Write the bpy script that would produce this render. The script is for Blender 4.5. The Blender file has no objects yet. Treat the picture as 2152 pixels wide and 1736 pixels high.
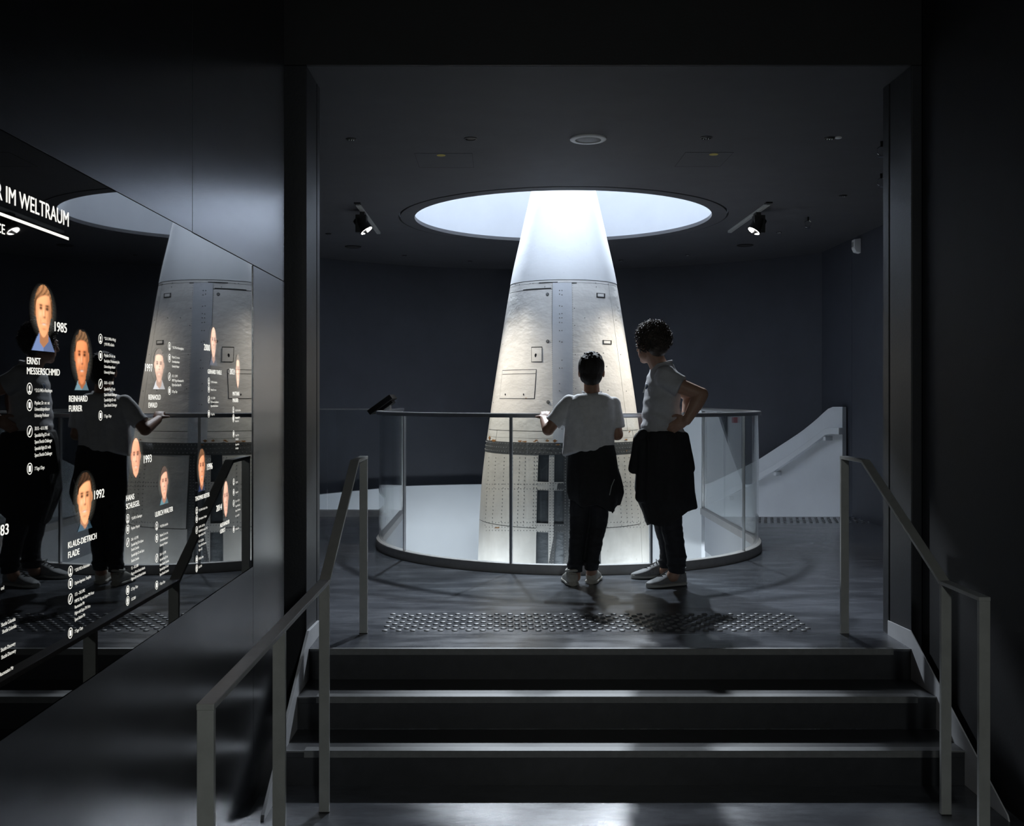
import bpy, bmesh, math, random
import numpy as np
from mathutils import Vector, Matrix, noise
random.seed(7)
S = bpy.context.scene
COL = S.collection
PI = math.pi
# ------------------------------------------------------------------ camera
F, CX, CY, HC = 2180.0, 1050.0, 834.0, 1.2      # focal length in px, principal point, eye height over the hall floor
W_PX, H_PX = 2152.0, 1736.0
cam_d = bpy.data.cameras.new('camera'); cam = bpy.data.objects.new('camera', cam_d); COL.objects.link(cam)
cam_d.sensor_fit = 'HORIZONTAL'; cam_d.sensor_width = 36.0; cam_d.lens = F*36.0/W_PX
cam_d.shift_x = (W_PX/2-CX)/W_PX; cam_d.shift_y = (CY-H_PX/2)/W_PX
cam_d.clip_start = 0.05; cam_d.clip_end = 60
cam.location = (0, 0, HC); cam.rotation_euler = (PI/2, 0, 0)
S.camera = cam
# ------------------------------------------------------------------ world, exposure
wd = bpy.data.worlds.new('dark_interior'); S.world = wd; wd.use_nodes = True
wd.node_tree.nodes['Background'].inputs[0].default_value = (0.55, 0.65, 0.9, 1)
wd.node_tree.nodes['Background'].inputs[1].default_value = 0.0006
S.view_settings.view_transform = 'Standard'; S.view_settings.look = 'None'
S.view_settings.gamma = 1.0; S.view_settings.use_curve_mapping = False
S.view_settings.exposure = 0.8
# ------------------------------------------------------------------ large lights of the place
def area(name, loc, target, power, size, color, size_y=None, spread=PI):
    l = bpy.data.lights.new(name, 'AREA'); l.energy = power; l.color = color; l.spread = spread
    if size_y: l.shape = 'RECTANGLE'; l.size = size; l.size_y = size_y
    else: l.shape = 'DISK'; l.size = size
    o = bpy.data.objects.new(name, l); COL.objects.link(o); o.location = loc
    o.rotation_euler = (Vector(target)-Vector(loc)).to_track_quat('-Z', 'Y').to_euler()
    return o
def spot(name, loc, target, power, color, angle, blend=0.6, size=0.04):
    l = bpy.data.lights.new(name, 'SPOT'); l.energy = power; l.color = color
    l.spot_size = math.radians(angle); l.spot_blend = blend; l.shadow_soft_size = size
    o = bpy.data.objects.new(name, l); COL.objects.link(o); o.location = loc
    o.rotation_euler = (Vector(target)-Vector(loc)).to_track_quat('-Z', 'Y').to_euler()
    return o
XC, YC = 0.556, 9.25                 # axis of the round well and the rocket
ZC = 2.783                           # hall ceiling
COOL = (0.84, 0.92, 1.0); WARM = (1.0, 0.92, 0.79)
area('skylight_over_the_well_offscreen', (XC, YC, 5.2), (XC, YC, 0), 38, 2.5, (0.90, 0.95, 1.0))
for sx in (-.85, .85):
    spot('well_lamp_offscreen', (XC+sx, YC+.98, 4.35), (XC-sx*.3, 5.2, 0), 720, COOL, 66, .8, .07)
area('lower_storey_lamp_front_offscreen', (XC, 6.0, -0.62), (XC, 9.6, -1.2), 40, 2.6, (0.90, 0.95, 1.0), 0.5)
area('lower_storey_lamp_left_offscreen', (-1.75, 8.6, -0.55), (XC, 10.6, -0.6), 38, 1.2, (0.90, 0.95, 1.0), 0.5)
area('lower_storey_lamp_right_offscreen', (2.85, 8.6, -0.55), (XC, 10.6, -0.6), 38, 1.2, (0.90, 0.95, 1.0), 0.5)
spot('corridor_lamp_behind_offscreen', (0.75, -1.6, 1.75), (0.5, 4.6, 0.0), 58, (0.95, 1.0, 0.95), 75, 0.5, 0.12)

# ------------------------------------------------------------------ helpers
def lin(*c):
    if len(c) == 1: c = c[0]
    return tuple((v/255/12.92 if v/255 <= .04045 else ((v/255+.055)/1.055)**2.4) for v in c)
def P(px, py, d):
    """photo pixel at depth d -> point"""
    return Vector(((px-CX)/F*d, d, HC-(py-CY)/F*d))
def floor_pt(px, py, z=0.0):
    d = F*(HC-z)/(py-CY); return Vector(((px-CX)/F*d, d, z))
def ceil_pt(px, py, z=ZC):
    d = F*(z-HC)/(CY-py); return Vector(((px-CX)/F*d, d, z))

def mat(name, color, rough=0.5, metal=0.0, var=0.0, vscale=6.0, bump=0.0, bscale=40.0, ior=1.5, emit=None, estr=0.0,
        stretch=(1, 1, 1), spec=0.5, rvar=0.0, coat=0.0):
    m = bpy.data.materials.new(name); m.use_nodes = True
    nt = m.node_tree; b = nt.nodes['Principled BSDF']
    b.inputs['Base Color'].default_value = (*color, 1); b.inputs['Roughness'].default_value = rough
    b.inputs['Metallic'].default_value = metal; b.inputs['IOR'].default_value = ior
    b.inputs['Specular IOR Level'].default_value = spec
    b.inputs['Coat Weight'].default_value = coat
    if emit: b.inputs['Emission Color'].default_value = (*emit, 1); b.inputs['Emission Strength'].default_value = estr
    if var or bump or rvar:
        tc = nt.nodes.new('ShaderNodeTexCoord'); mp = nt.nodes.new('ShaderNodeMapping')
        mp.inputs['Scale'].default_value = stretch
        nt.links.new(tc.outputs['Object'], mp.inputs['Vector'])
    if var or rvar:
        n = nt.nodes.new('ShaderNodeTexNoise'); n.inputs['Scale'].default_value = vscale; n.inputs['Detail'].default_value = 6
        n.inputs['Roughness'].default_value = 0.65
        nt.links.new(mp.outputs[0], n.inputs['Vector'])
    if var:
        r = nt.nodes.new('ShaderNodeMapRange'); r.inputs[1].default_value = .3; r.inputs[2].default_value = .7
        r.inputs[3].default_value = 1-var; r.inputs[4].default_value = 1+var
        nt.links.new(n.outputs[0], r.inputs[0])
        mx = nt.nodes.new('ShaderNodeVectorMath'); mx.operation = 'SCALE'; mx.inputs[0].default_value = color
        nt.links.new(r.outputs[0], mx.inputs['Scale']); nt.links.new(mx.outputs[0], b.inputs['Base Color'])
    if rvar:
        r2 = nt.nodes.new('ShaderNodeMapRange'); r2.inputs[1].default_value = .3; r2.inputs[2].default_value = .7
        r2.inputs[3].default_value = max(.02, rough-rvar); r2.inputs[4].default_value = rough+rvar
        nt.links.new(n.outputs[0], r2.inputs[0]); nt.links.new(r2.outputs[0], b.inputs['Roughness'])
    if bump:
        n2 = nt.nodes.new('ShaderNodeTexNoise'); n2.inputs['Scale'].default_value = bscale; n2.inputs['Detail'].default_value = 4
        nt.links.new(mp.outputs[0], n2.inputs['Vector'])
        bp = nt.nodes.new('ShaderNodeBump'); bp.inputs['Strength'].default_value = bump; bp.inputs['Distance'].default_value = .01
        nt.links.new(n2.outputs[0], bp.inputs['Height']); nt.links.new(bp.outputs[0], b.inputs['Normal'])
    return m

class MB:
    """collects verts and faces for ONE mesh object"""
    def __init__(s): s.v = []; s.f = []; s.mi = []
    def add(s, vs, fs, mi=0):
        o = len(s.v); s.v += [tuple(p) for p in vs]; s.f += [tuple(i+o for i in f) for f in fs]; s.mi += [mi]*len(fs); return s
    def box(s, x0, x1, y0, y1, z0, z1, mi=0):
        return s.add([(x0,y0,z0),(x1,y0,z0),(x1,y1,z0),(x0,y1,z0),(x0,y0,z1),(x1,y0,z1),(x1,y1,z1),(x0,y1,z1)],
                     [(0,3,2,1),(4,5,6,7),(0,1,5,4),(1,2,6,5),(2,3,7,6),(3,0,4,7)], mi)
    def obox(s, c, ax, ay, az, hx, hy, hz, mi=0):
        c = Vector(c); ax, ay, az = [Vector(a).normalized() for a in (ax, ay, az)]
        vs = [c+ax*sx*hx+ay*sy*hy+az*sz*hz for sz in (-1,1) for sx, sy in ((-1,-1),(1,-1),(1,1),(-1,1))]
        return s.add(vs, [(0,3,2,1),(4,5,6,7),(0,1,5,4),(1,2,6,5),(2,3,7,6),(3,0,4,7)], mi)
    def prism(s, poly, lo, hi, fn, mi=0):
        """poly = 2D outline, fn(a, b, t) -> point, extruded t from lo to hi"""
        n = len(poly); vs = [fn(a, b, lo) for a, b in poly]+[fn(a, b, hi) for a, b in poly]
        return s.add(vs, [tuple(reversed(range(n))), tuple(range(n, 2*n))]+[(i, (i+1) % n, n+(i+1) % n, n+i) for i in range(n)], mi)
    def loft(s, rings, cap=True, closed=True, mi=0):
        n = len(rings[0]); vs = [p for r in rings for p in r]; fs = []
        for k in range(len(rings)-1):
            for i in range(n if closed else n-1):
                j = (i+1) % n; fs.append((k*n+i, k*n+j, (k+1)*n+j, (k+1)*n+i))
        if cap:
            fs.append(tuple(reversed(range(n)))); fs.append(tuple((len(rings)-1)*n+i for i in range(n)))
        return s.add(vs, fs, mi)
    def tube(s, p0, p1, r0, r1=None, n=12, cap=True, mi=0):
        r1 = r0 if r1 is None else r1; p0, p1 = Vector(p0), Vector(p1); a = (p1-p0).normalized()
        u = a.orthogonal().normalized(); v = a.cross(u)
        ring = lambda p, r: [p+(u*math.cos(t)+v*math.sin(t))*r for t in (2*PI*i/n for i in range(n))]
        return s.loft([ring(p0, r0), ring(p1, r1)], cap, mi=mi)
    def tcap(s, p0, p1, r0, r1, n=14, m=5):
        """tapered capsule"""
        p0, p1 = Vector(p0), Vector(p1); a = (p1-p0); L = a.length or 1e-6; a = a/L
        u = a.orthogonal().normalized(); v = a.cross(u); rings = []
        for k in range(m):
            t = -PI/2+PI/2*(k+.12)/m; rings.append((p0+a*r0*math.sin(t), r0*math.cos(t)))
        for k in range(5): rings.append((p0+a*L*k/4, r0+(r1-r0)*k/4))
        for k in range(m):
            t = PI/2*(k+1-.12)/m; rings.append((p1+a*r1*math.sin(t), r1*math.cos(t)))
        return s.loft([[c+(u*math.cos(q)+v*math.sin(q))*r for q in (2*PI*i/n for i in range(n))] for c, r in rings])
    def ell(s, c, rx, ry, rz, ax=(1,0,0), ay=(0,1,0), az=(0,0,1), n=20, m=12):
        c = Vector(c); ax, ay, az = Vector(ax), Vector(ay), Vector(az); rings = []
        for k in range(m+1):
            t = -PI/2+PI*(k+.02)/(m+.04); ct, st = math.cos(t), math.sin(t)
            rings.append([c+ax*rx*ct*math.cos(q)+ay*ry*ct*math.sin(q)+az*rz*st for q in (2*PI*i/n for i in range(n))])
        return s.loft(rings)
    def build(s, name, m=None, parent=None, smooth=False, bevel=0.0, loc=None):
        me = bpy.data.meshes.new(name); me.from_pydata(s.v, [], s.f)
        return finish(me, name, m, parent, smooth, bevel, s.mi, loc)

def finish(me, name, m=None, parent=None, smooth=False, bevel=0.0, mi=None, loc=None):
    if m is not None:
        for x in (m if isinstance(m, (list, tuple)) else [m]): me.materials.append(x)
    if mi and len(me.materials) > 1: me.polygons.foreach_set('material_index', mi)
    bm = bmesh.new(); bm.from_mesh(me); bmesh.ops.recalc_face_normals(bm, faces=bm.faces); bm.to_mesh(me); bm.free()
    if smooth: me.polygons.foreach_set('use_smooth', [True]*len(me.polygons))
    me.update()
    o = bpy.data.objects.new(name, me); COL.objects.link(o)
    if smooth == 'auto':
        me.set_sharp_from_angle(angle=math.radians(38))
    if bevel:
        b = o.modifiers.new('bevel', 'BEVEL'); b.width = bevel; b.segments = 2; b.limit_method = 'ANGLE'; b.angle_limit = .6
    if parent is not None: attach(o, parent)
    if loc is not None: o.location = Vector(o.location)+Vector(loc)
    return o
def wloc(o):
    v = Vector((0, 0, 0))
    while o is not None: v += o.location; o = o.parent
    return v
def attach(o, parent):
    o.parent = parent; o.location = -wloc(parent)          # meshes are laid out in hall coordinates
def thing(name, label, cat, loc=(0, 0, 0), group=None):
    o = bpy.data.objects.new(name, None); COL.objects.link(o); o.location = loc; o.empty_display_size = .1
    o['label'] = label; o['category'] = cat
    if group: o['group'] = group
    return o
def tag(o, label, cat, group=None):
    o['label'] = label; o['category'] = cat
    if group: o['group'] = group
    return o
def struct(o, label=None):
    o['kind'] = 'structure'
    if label: o['label'] = label
    return o

# ------------------------------------------------------------------ materials
M = {}
M['floor'] = mat('polished_dark_floor', (0.086, 0.092, 0.107), 0.20, 0, .34, 5.0, .12, 420, rvar=.07, spec=.75, stretch=(.45, 1.3, 1))
M['wall'] = mat('slate_wall_paint', (0.050, 0.055, 0.072), 0.62, 0, .10, 3, .05, 120)
M['ceil'] = mat('dark_ceiling_paint', (0.078, 0.080, 0.090), 0.70, 0, .08, 4, .03, 150)
M['black'] = mat('black_wall_paint', (0.012, 0.0125, 0.015), 0.65, 0, .15, 5, .05, 90)
M['jamb'] = mat('dark_jamb_paint', (0.020, 0.022, 0.028), 0.45, 0, .15, 6, .06, 90)
M['metalwall'] = mat('dark_brushed_metal_panel', (0.21, 0.215, 0.232), 0.235, 1.0, .08, 3, .02, 60, stretch=(1, 1, 8))
M['white'] = mat('white_stair_wall_paint', (0.70, 0.73, 0.77), 0.5, 0, .03, 4, .02, 120)
M['shaft'] = mat('white_shaft_paint', (0.52, 0.55, 0.60), 0.6, 0, .03, 3)
M['steel'] = mat('satin_steel', (0.44, 0.45, 0.47), 0.32, .75, .05, 20)
M['kerb'] = mat('grey_kerb_paint', (0.36, 0.36, 0.37), 0.5, 0, .10, 14)
M['rail'] = mat('grey_painted_steel_bar', (0.42, 0.43, 0.42), 0.36, .1, .10, 12, .04, 120)
M['tread'] = mat('dark_stair_rubber', (0.038, 0.040, 0.046), 0.40, 0, .2, 14, .06, 300)
M['nosing'] = mat('grey_stair_nosing', (0.20, 0.205, 0.21), 0.40, 0, .12, 30, .05, 300)
M['stringer'] = mat('light_stringer_paint', (0.62, 0.63, 0.66), 0.5, 0, .06, 9)
M['stud'] = mat('steel_tactile_stud', (0.17, 0.175, 0.185), 0.42, 0.2)
M['dark'] = mat('black_plastic', (0.010, 0.010, 0.011), 0.45)
M['chrome'] = mat('bright_reflector', (0.75, 0.76, 0.78), 0.15, 1.0)
M['offwhite'] = mat('white_plastic', (0.86, 0.87, 0.88), 0.45)
M['yellow'] = mat('yellow_sticker', (0.62, 0.50, 0.08), 0.5)
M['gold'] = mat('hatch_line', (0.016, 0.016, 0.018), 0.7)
M['lens'] = mat('lit_lamp_lens', (0.8, 0.8, 0.8), 0.3, emit=(1.0, 0.97, 0.92), estr=9.0)
def glass_mat(name, tint, r0=0.035, rough=0.004):
    """clear pane: Schlick reflectance on each face over a lightly tinted clear body"""
    m = bpy.data.materials.new(name); m.use_nodes = True; nt = m.node_tree; nt.nodes.clear()
    out = nt.nodes.new('ShaderNodeOutputMaterial'); mx = nt.nodes.new('ShaderNodeMixShader')
    tr = nt.nodes.new('ShaderNodeBsdfTransparent'); tr.inputs[0].default_value = (*tint, 1)
    gl = nt.nodes.new('ShaderNodeBsdfGlossy'); gl.inputs['Roughness'].default_value = rough; gl.inputs[0].default_value = (1, 1, 1, 1)
    lw = nt.nodes.new('ShaderNodeLayerWeight'); lw.inputs[0].default_value = .5
    pw = nt.nodes.new('ShaderNodeMath'); pw.operation = 'POWER'; pw.inputs[1].default_value = 5.0
    ma = nt.nodes.new('ShaderNodeMath'); ma.operation = 'MULTIPLY_ADD'; ma.inputs[1].default_value = 1-r0; ma.inputs[2].default_value = r0
    nt.links.new(lw.outputs['Facing'], pw.inputs[0]); nt.links.new(pw.outputs[0], ma.inputs[0])
    nt.links.new(ma.outputs[0], mx.inputs[0]); nt.links.new(tr.outputs[0], mx.inputs[1]); nt.links.new(gl.outputs[0], mx.inputs[2])
    nt.links.new(mx.outputs[0], out.inputs[0]); return m
M['glass'] = glass_mat('clear_balustrade_glass', (0.955, 0.975, 0.975))
M['glass_edge'] = mat('glass_edge', (0.20, 0.26, 0.27), 0.2)

# ------------------------------------------------------------------ the setting
XL, XR_ = -0.985, 2.01            # corridor walls
JL, JR = -0.922, 1.965            # jambs of the wide opening
ZL = -0.435                       # corridor floor
YF = 4.936                        # stair head (landing edge)
HALL_L, HALL_R = -2.44, 3.53
RW = 3.65                         # curved back wall radius
def arc(cx, cy, r, a0, a1, n):
    return [(cx+r*math.cos(a0+(a1-a0)*i/n), cy+r*math.sin(a0+(a1-a0)*i/n)) for i in range(n+1)]
# hall floor: flat slab with the U-shaped well cut from its far edge
UX, UY, UR = 0.552, 8.557, 1.50
YB = 10.38
out = [(HALL_L, 5.236), (HALL_R, 5.236), (HALL_R, YB), (UX+UR, YB)] + \
      [(UX+UR*math.cos(a), UY+UR*math.sin(a)) for a in [-PI*i/48 for i in range(49)]] + [(UX-UR, YB), (HALL_L, YB)]
mb = MB(); n = len(out)
mb.add([(x, y, 0) for x, y in out]+[(x, y, -.34) for x, y in out], [tuple(range(n)), tuple(reversed(range(n, 2*n)))], 0)
mb.add([(x, y, 0) for x, y in out]+[(x, y, -.34) for x, y in out], [(i, (i+1) % n, n+(i+1) % n, n+i) for i in range(n)], 1)
hall_floor = struct(mb.build('floor', [M['floor'], M['shaft']]), 'dark polished hall floor around the round well')
lower = struct(MB().box(HALL_L-.3, HALL_R+.3, 4.0, 13.3, -3.5, -3.4).build('floor', M['white']), 'pale floor of the storey below')
corr = struct(MB().box(XL-.3, XR_+.3, -3.2, YF+.3, ZL-.12, ZL).build('floor', M['floor']), 'dark corridor floor below the three steps')
# curved back wall and flat side walls of the hall
a0 = math.acos((HALL_R-XC)/RW); a1 = PI-math.acos((XC-HALL_L)/RW)
pin = arc(XC, YC, RW, a0, a1, 64); pout = arc(XC, YC, RW+.15, a0, a1, 64)
mb = MB(); mb.loft([[(x, y, z) for (x, y), z in ((pin[i], -3.4), (pin[i], ZC+.1), (pout[i], ZC+.1), (pout[i], -3.4))] for i in range(65)])
struct(mb.build('wall_back', M['wall'], smooth='auto'), 'curved slate blue back wall of the hall')
yr = YC+RW*math.sin(a0); yl = YC+RW*math.sin(a1)
wr = struct(MB().box(HALL_R, HALL_R+.15, 5.0, 10.395, -3.4, ZC+.1).box(HALL_R, HALL_R+.15, 10.402, yr+.02, -3.4, ZC+.1).build('wall_hall_right', M['wall']), 'flat slate side wall beside the stair entrance')
struct(MB().box(HALL_L-.15, HALL_L, 5.0, yl+.02, -3.4, ZC+.1).build('wall_hall_left', M['wall']), 'flat slate side wall behind the opening')
# hall ceiling with the round well opening, shadow gap and trim ring
RO, RG, RI = 1.452, 1.436, 1.31
mb = MB(); N = 96; bx0, bx1, by0, by1 = HALL_L-.2, HALL_R+.2, 4.97, 13.1
inner, outer = [], []
for i in range(N):
    t = 2*PI*i/N; c, s_ = math.cos(t), math.sin(t)
    inner.append((XC+RO*c, YC+RO*s_))
    k = min((bx1-XC)/c if c > 1e-9 else 1e9, (bx0-XC)/c if c < -1e-9 else 1e9, (by1-YC)/s_ if s_ > 1e-9 else 1e9, (by0-YC)/s_ if s_ < -1e-9 else 1e9)
    outer.append((XC+k*c, YC+k*s_))
for cx_, cy_ in ((bx0, by0), (bx1, by0), (bx0, by1), (bx1, by1)):      # snap the nearest outer point to each corner
    j = min(range(N), key=lambda q: (outer[q][0]-cx_)**2+(outer[q][1]-cy_)**2); outer[j] = (cx_, cy_)
mb.loft([[(x, y, ZC) for x, y in inner], [(x, y, ZC) for x, y in outer], [(x, y, ZC+.12) for x, y in outer], [(x, y, ZC+.12) for x, y in inner], [(x, y, ZC) for x, y in inner]], cap=False)
ceil = struct(mb.build('ceiling', M['ceil']), 'dark hall ceiling with a round opening')
circ = lambda r, z: [(XC+r*math.cos(2*PI*i/N), YC+r*math.sin(2*PI*i/N), z) for i in range(N)]
mb = MB().loft([circ(RI, ZC-.002), circ(RG, ZC-.002), circ(RG, ZC+.03), circ(RI, ZC+.03), circ(RI, ZC-.002)], cap=False)
struct(mb.build('trim_1', M['ceil'], smooth='auto'), 'dark ring around the ceiling opening')
mb = MB().loft([circ(RI+.02, ZC+.03), circ(RI+.02, 5.7), circ(RI+.14, 5.7), circ(RI+.14, ZC+.03), circ(RI+.02, ZC+.03)], cap=False)
struct(mb.build('wall_well', M['shaft'], smooth='auto'), 'white round shaft above the ceiling opening')
struct(MB().loft([circ(RI+.2, 5.7), circ(RI+.2, 5.76)]).build('ceiling', M['white']), 'white lid of the round shaft')
# wide opening: header, jambs with a narrow metal frame beyond
struct(MB().box(-2.6, 3.7, 4.95, 5.26, ZC+.001, 3.55).build('wall_header', M['black']), 'black wall above the wide opening')
for nm, x0, x1, gx in (('trim_2', -2.6, JL, -1), ('trim_3', JR, 3.7, 1)):
    struct(MB().box(x0, x1, 4.95, 5.225, ZL, ZC).build(nm, M['jamb'], bevel=.004), 'dark jamb of the wide opening')
for nm, x0, x1 in (('trim_4', JL-.06, JL), ('trim_5', JR, JR+.06)):
    struct(MB().box(x0, x1, 5.240, 5.318, 0, ZC).build(nm, M['jamb'], bevel=.003), 'narrow frame strip behind the jamb')
for x0, x1 in ((-2.6, JL-.02), (JR+.02, 3.7)):
    struct(MB().box(x0, x1, 5.225, 5.30, -.34, ZC).build('wall_front', M['jamb']), 'hall side of the wall beside the opening')
# corridor shell
struct(MB().box(XR_, XR_+.2, -3.2, 4.93, ZL, 3.5).build('wall_right', M['black']), 'black corridor wall beside the right handrail')
struct(MB().box(XL-.3, XR_+.2, -3.4, -3.2, ZL, 3.5).build('wall_rear', M['black']))
struct(MB().box(XL-.3, XR_+.2, -3.2, 4.95, 3.4, 3.5).build('ceiling', M['black']), 'black corridor ceiling')
wl = struct(MB().box(XL-.30, XL-.02, -3.2, 4.74, ZL, 3.4).build('wall_left', M['black']), 'dark metal clad corridor wall with the glass display')
struct(MB().box(XL-.42, XL-.30, 4.3, 4.95, ZL, 3.4).build('wall_recess', M['black']), 'black recess between metal wall and jamb')
PZ0, PZ1, PY0, PY1, PYM = 0.523, 1.727, -0.6, 4.146, 3.326
g = .0018
for y0, y1, z0, z1 in ((-3.2, PYM-g, PZ1+g, 3.4), (PYM+g, 4.74, PZ1+g, 3.4), (PY1+g, 4.74, ZL, PZ1-g), (-3.2, PY1-g, ZL, PZ0-g)):
    MB().box(XL-.02, XL, y0, y1, z0, z1).build('metal_panel', M['metalwall'], wl, bevel=.0008)

# ------------------------------------------------------------------ three steps
SX0, SX1 = -0.907, 1.958
RZ, TY = 0.145, 0.2855
st = thing('staircase', 'three dark steps with grey nosing strips up to the hall', 'stairs', (0.5, 4.4, ZL))
MB().box(JL+.002, JR-.002, YF+.021, 5.232, -.30, 0).box(SX0, SX1, YF, YF+.021, -.012, 0).build('landing', M['floor'], st)
for k in range(3):
    yk = YF-k*TY; zt = -k*RZ
    MB().box(SX0, SX1, yk+.002, yk+.02, zt-RZ+(0 if k == 2 else 0), zt-.012).build('riser', M['tread'], st)
    if k: MB().box(SX0, SX1, yk, yk+TY+.002, zt-.03, zt).build('tread', M['tread'], st, bevel=.002)
    xi0, xi1 = SX0+.085, SX1-.085
    MB().box(SX0, SX1, yk-.003, yk+.004, zt-.005, zt+.0012).build('edge_trim', M['nosing'], st)
    MB().box(xi0, xi1, yk-.004, yk+.001, zt-.027, zt-.005).box(xi0, xi1, yk-.004, yk+.045 if k else yk+.02, zt, zt+.002).build('nosing_strip', M['nosing'], st)
def prof(z_off):                                    # stringer outline in (y, z)
    return [(5.235, 0.0), (5.235, .072), (4.945, .085), (4.945-1.10*TY*3-.0, .085-1.10*RZ*3-.02), (3.99, ZL), (4.4, ZL), (5.0, -.30), (5.235, -.30)]
for x0, x1 in ((JL+.001, SX0), (SX1, JR-.001)):
    MB().prism(prof(0), x0, x1, lambda a, b, t: (t, a, b)).build('stringer', M['stringer'], st, bevel=.001)

# ------------------------------------------------------------------ stair handrails: flat bar on flat posts
def handrail(name, X, y_lo, posts, y_k0, y_k1, y_hi, z_lo, z_hi, label):
    t = thing(name, label, 'handrail', (X, y_k0, ZL)); h = .0075; w = .021
    pts = [(y_lo, z_lo), (y_k0, z_lo), (y_k1, z_hi), (y_hi, z_hi)]
    prof_ = [(y, z+h) for y, z in pts]+[(y, z-h*1.0) for y, z in reversed(pts)]
    # even thickness on the slope
    dy, dz = y_k1-y_k0, z_hi-z_lo; L = math.hypot(dy, dz); nx, nz = -dz/L, dy/L
    k = math.tan(.5*math.atan2(dz, dy))
    up = [(y_lo, z_lo+h), (y_k0-h*k, z_lo+h), (y_k1-h*k, z_hi+h), (y_hi, z_hi+h)]
    dn = [(y_lo, z_lo-h), (y_k0+h*k, z_lo-h), (y_k1+h*k, z_hi-h), (y_hi, z_hi-h)]
    MB().prism(up+dn[::-1], X-w, X+w, lambda a, b, q: (q, a, b)).build('rail', M['rail'], t, bevel=.002)
    for y, zb, zt in posts:
        MB().box(X-w*.95, X+w*.95, y-.0095, y+.0095, zb, zt-h).build('post', M['rail'], t, bevel=.0015)
        MB().box(X-w*1.0, X+w*1.0, y-.011, y+.011, zb, zb+.004).build('foot_plate', M['dark'], t)
    return t
handrail('stair_handrail', -.690, 2.43, [(2.44, ZL, .472), (3.25, ZL, .472), (4.085, ZL, .472), (5.262, 0, .893)], 4.09, 4.94, 5.272, .472, .893,
         'grey flat bar handrail of four posts beside the black glass display')
handrail('stair_handrail', 1.745, 3.73, [(3.74, ZL, .472), (4.06, ZL, .472), (5.25, 0, .893)], 4.07, 4.95, 5.26, .472, .893,
         'grey flat bar handrail of three posts beside the plain black wall')

# ------------------------------------------------------------------ tactile strips
ts = thing('tactile_strip', 'field of raised round steel studs on the floor before the steps', 'tactile paving', (1.1, 5.5, 0))
stud = MB(); R_ = .0165
stud.loft([[(r*math.cos(2*PI*i/10), r*math.sin(2*PI*i/10), z) for i in range(10)] for r, z in ((R_, 0), (R_*.93, .003), (R_*.7, .005))])
sme = bpy.data.meshes.new('tactile_stud'); sme.from_pydata(stud.v, [], stud.f); sme.materials.append(M['stud'])
sme.polygons.foreach_set('use_smooth', [True]*len(sme.polygons)); sme.set_sharp_from_angle(angle=.9)
xa, xb = floor_pt(826, 1291).x, floor_pt(1652, 1291).x
for r in range(9):
    y = 5.722-.0500*r; nc = 31
    for c in range(nc if r % 2 == 0 else nc):
        x = xa+(c+(.5 if r % 2 else 0))*.0716
        if x > 1.665: continue
        o = bpy.data.objects.new('tactile_stud', sme); COL.objects.link(o); o.parent = ts; o.location = Vector((x, y, 0))-ts.location
mb = MB()
for r in range(4):
    for c in range(18):
        x = 2.45+(c+(.5 if r % 2 else 0))*.062; y = 10.28-.12*r
        mb.loft([[(x+q*math.cos(2*PI*i/8), y+q*math.sin(2*PI*i/8), z) for i in range(8)] for q, z in ((.017, 0), (.016, .003), (.012, .005))])
o = mb.build('tactile_studs', M['stud']); tag(o, 'distant band of small studs before the white stair wall', 'tactile paving'); o['kind'] = 'stuff'

# ------------------------------------------------------------------ glass balustrade around the well
def upath(r, y0, y1, n=96):
    """right leg -> front arc -> left leg, as (x, y, nx, ny, s)"""
    pts = [(UX+r, y1, 1, 0)]
    pts += [(UX+r*math.cos(-PI*i/n), UY+r*math.sin(-PI*i/n), math.cos(-PI*i/n), math.sin(-PI*i/n)) for i in range(n+1)]
    pts += [(UX-r, y0, -1, 0)]
    return pts
def sweep(mb, pts, profile):
    return mb.loft([[(x+nx*o_, y+ny*o_, z) for o_, z in profile] for x, y, nx, ny in pts])
RB = 1.533
YE_R, YE_L = 10.62, 10.40
bal = thing('glass_balustrade', 'curved glass balustrade with steel handrail around the round well', 'balustrade', (UX, UY-RB, 0))
full = upath(RB, YE_L, YE_R)
sweep(MB(), full, [(-.033, 0), (.030, 0), (.030, .052), (.024, .062), (-.033, .062)]).build('kerb', M['kerb'], bal, smooth='auto')
sweep(MB(), full, [(-.022, 1.058), (.024, 1.058), (.026, 1.064), (.026, 1.082), (.020, 1.088), (-.020, 1.088), (-.026, 1.082), (-.026, 1.064)]).build('handrail', M['steel'], bal, smooth='auto')
def near_angle(px, r=RB):
    t = (px-CX)/F                                   # ray x = t*y against the circle
    A = 1+t*t; B = -2*(t*UX+UY); C = UX*UX+UY*UY-r*r
    y = (-B-math.sqrt(B*B-4*A*C))/(2*A); return math.atan2(y-UY, t*y-UX)
ja = [near_angle(p) for p in (1563, 1368, 1074, 850)]
segs = [[(UX+RB, YE_R-.01, 1, 0), (UX+RB, 9.62, 1, 0)], [(UX+RB, 9.61, 1, 0), (UX+RB, UY+.3, 1, 0)]]
marks = [0.0]+[a for a in ja]+[-PI]
def arc_pts(a0, a1, n=18): return [(UX+RB*math.cos(a0+(a1-a0)*i/n), UY+RB*math.sin(a0+(a1-a0)*i/n), math.cos(a0+(a1-a0)*i/n), math.sin(a0+(a1-a0)*i/n)) for i in range(n+1)]
gp = .004/RB
for i in range(len(marks)-1):
    p = arc_pts(marks[i]-gp, marks[i+1]+gp)
    if i == 0: p = [(UX+RB, UY+.29, 1, 0)]+p
    if i == len(marks)-2: p = p+[(UX-RB, UY+.29, -1, 0)]
    segs.append(p)
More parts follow.
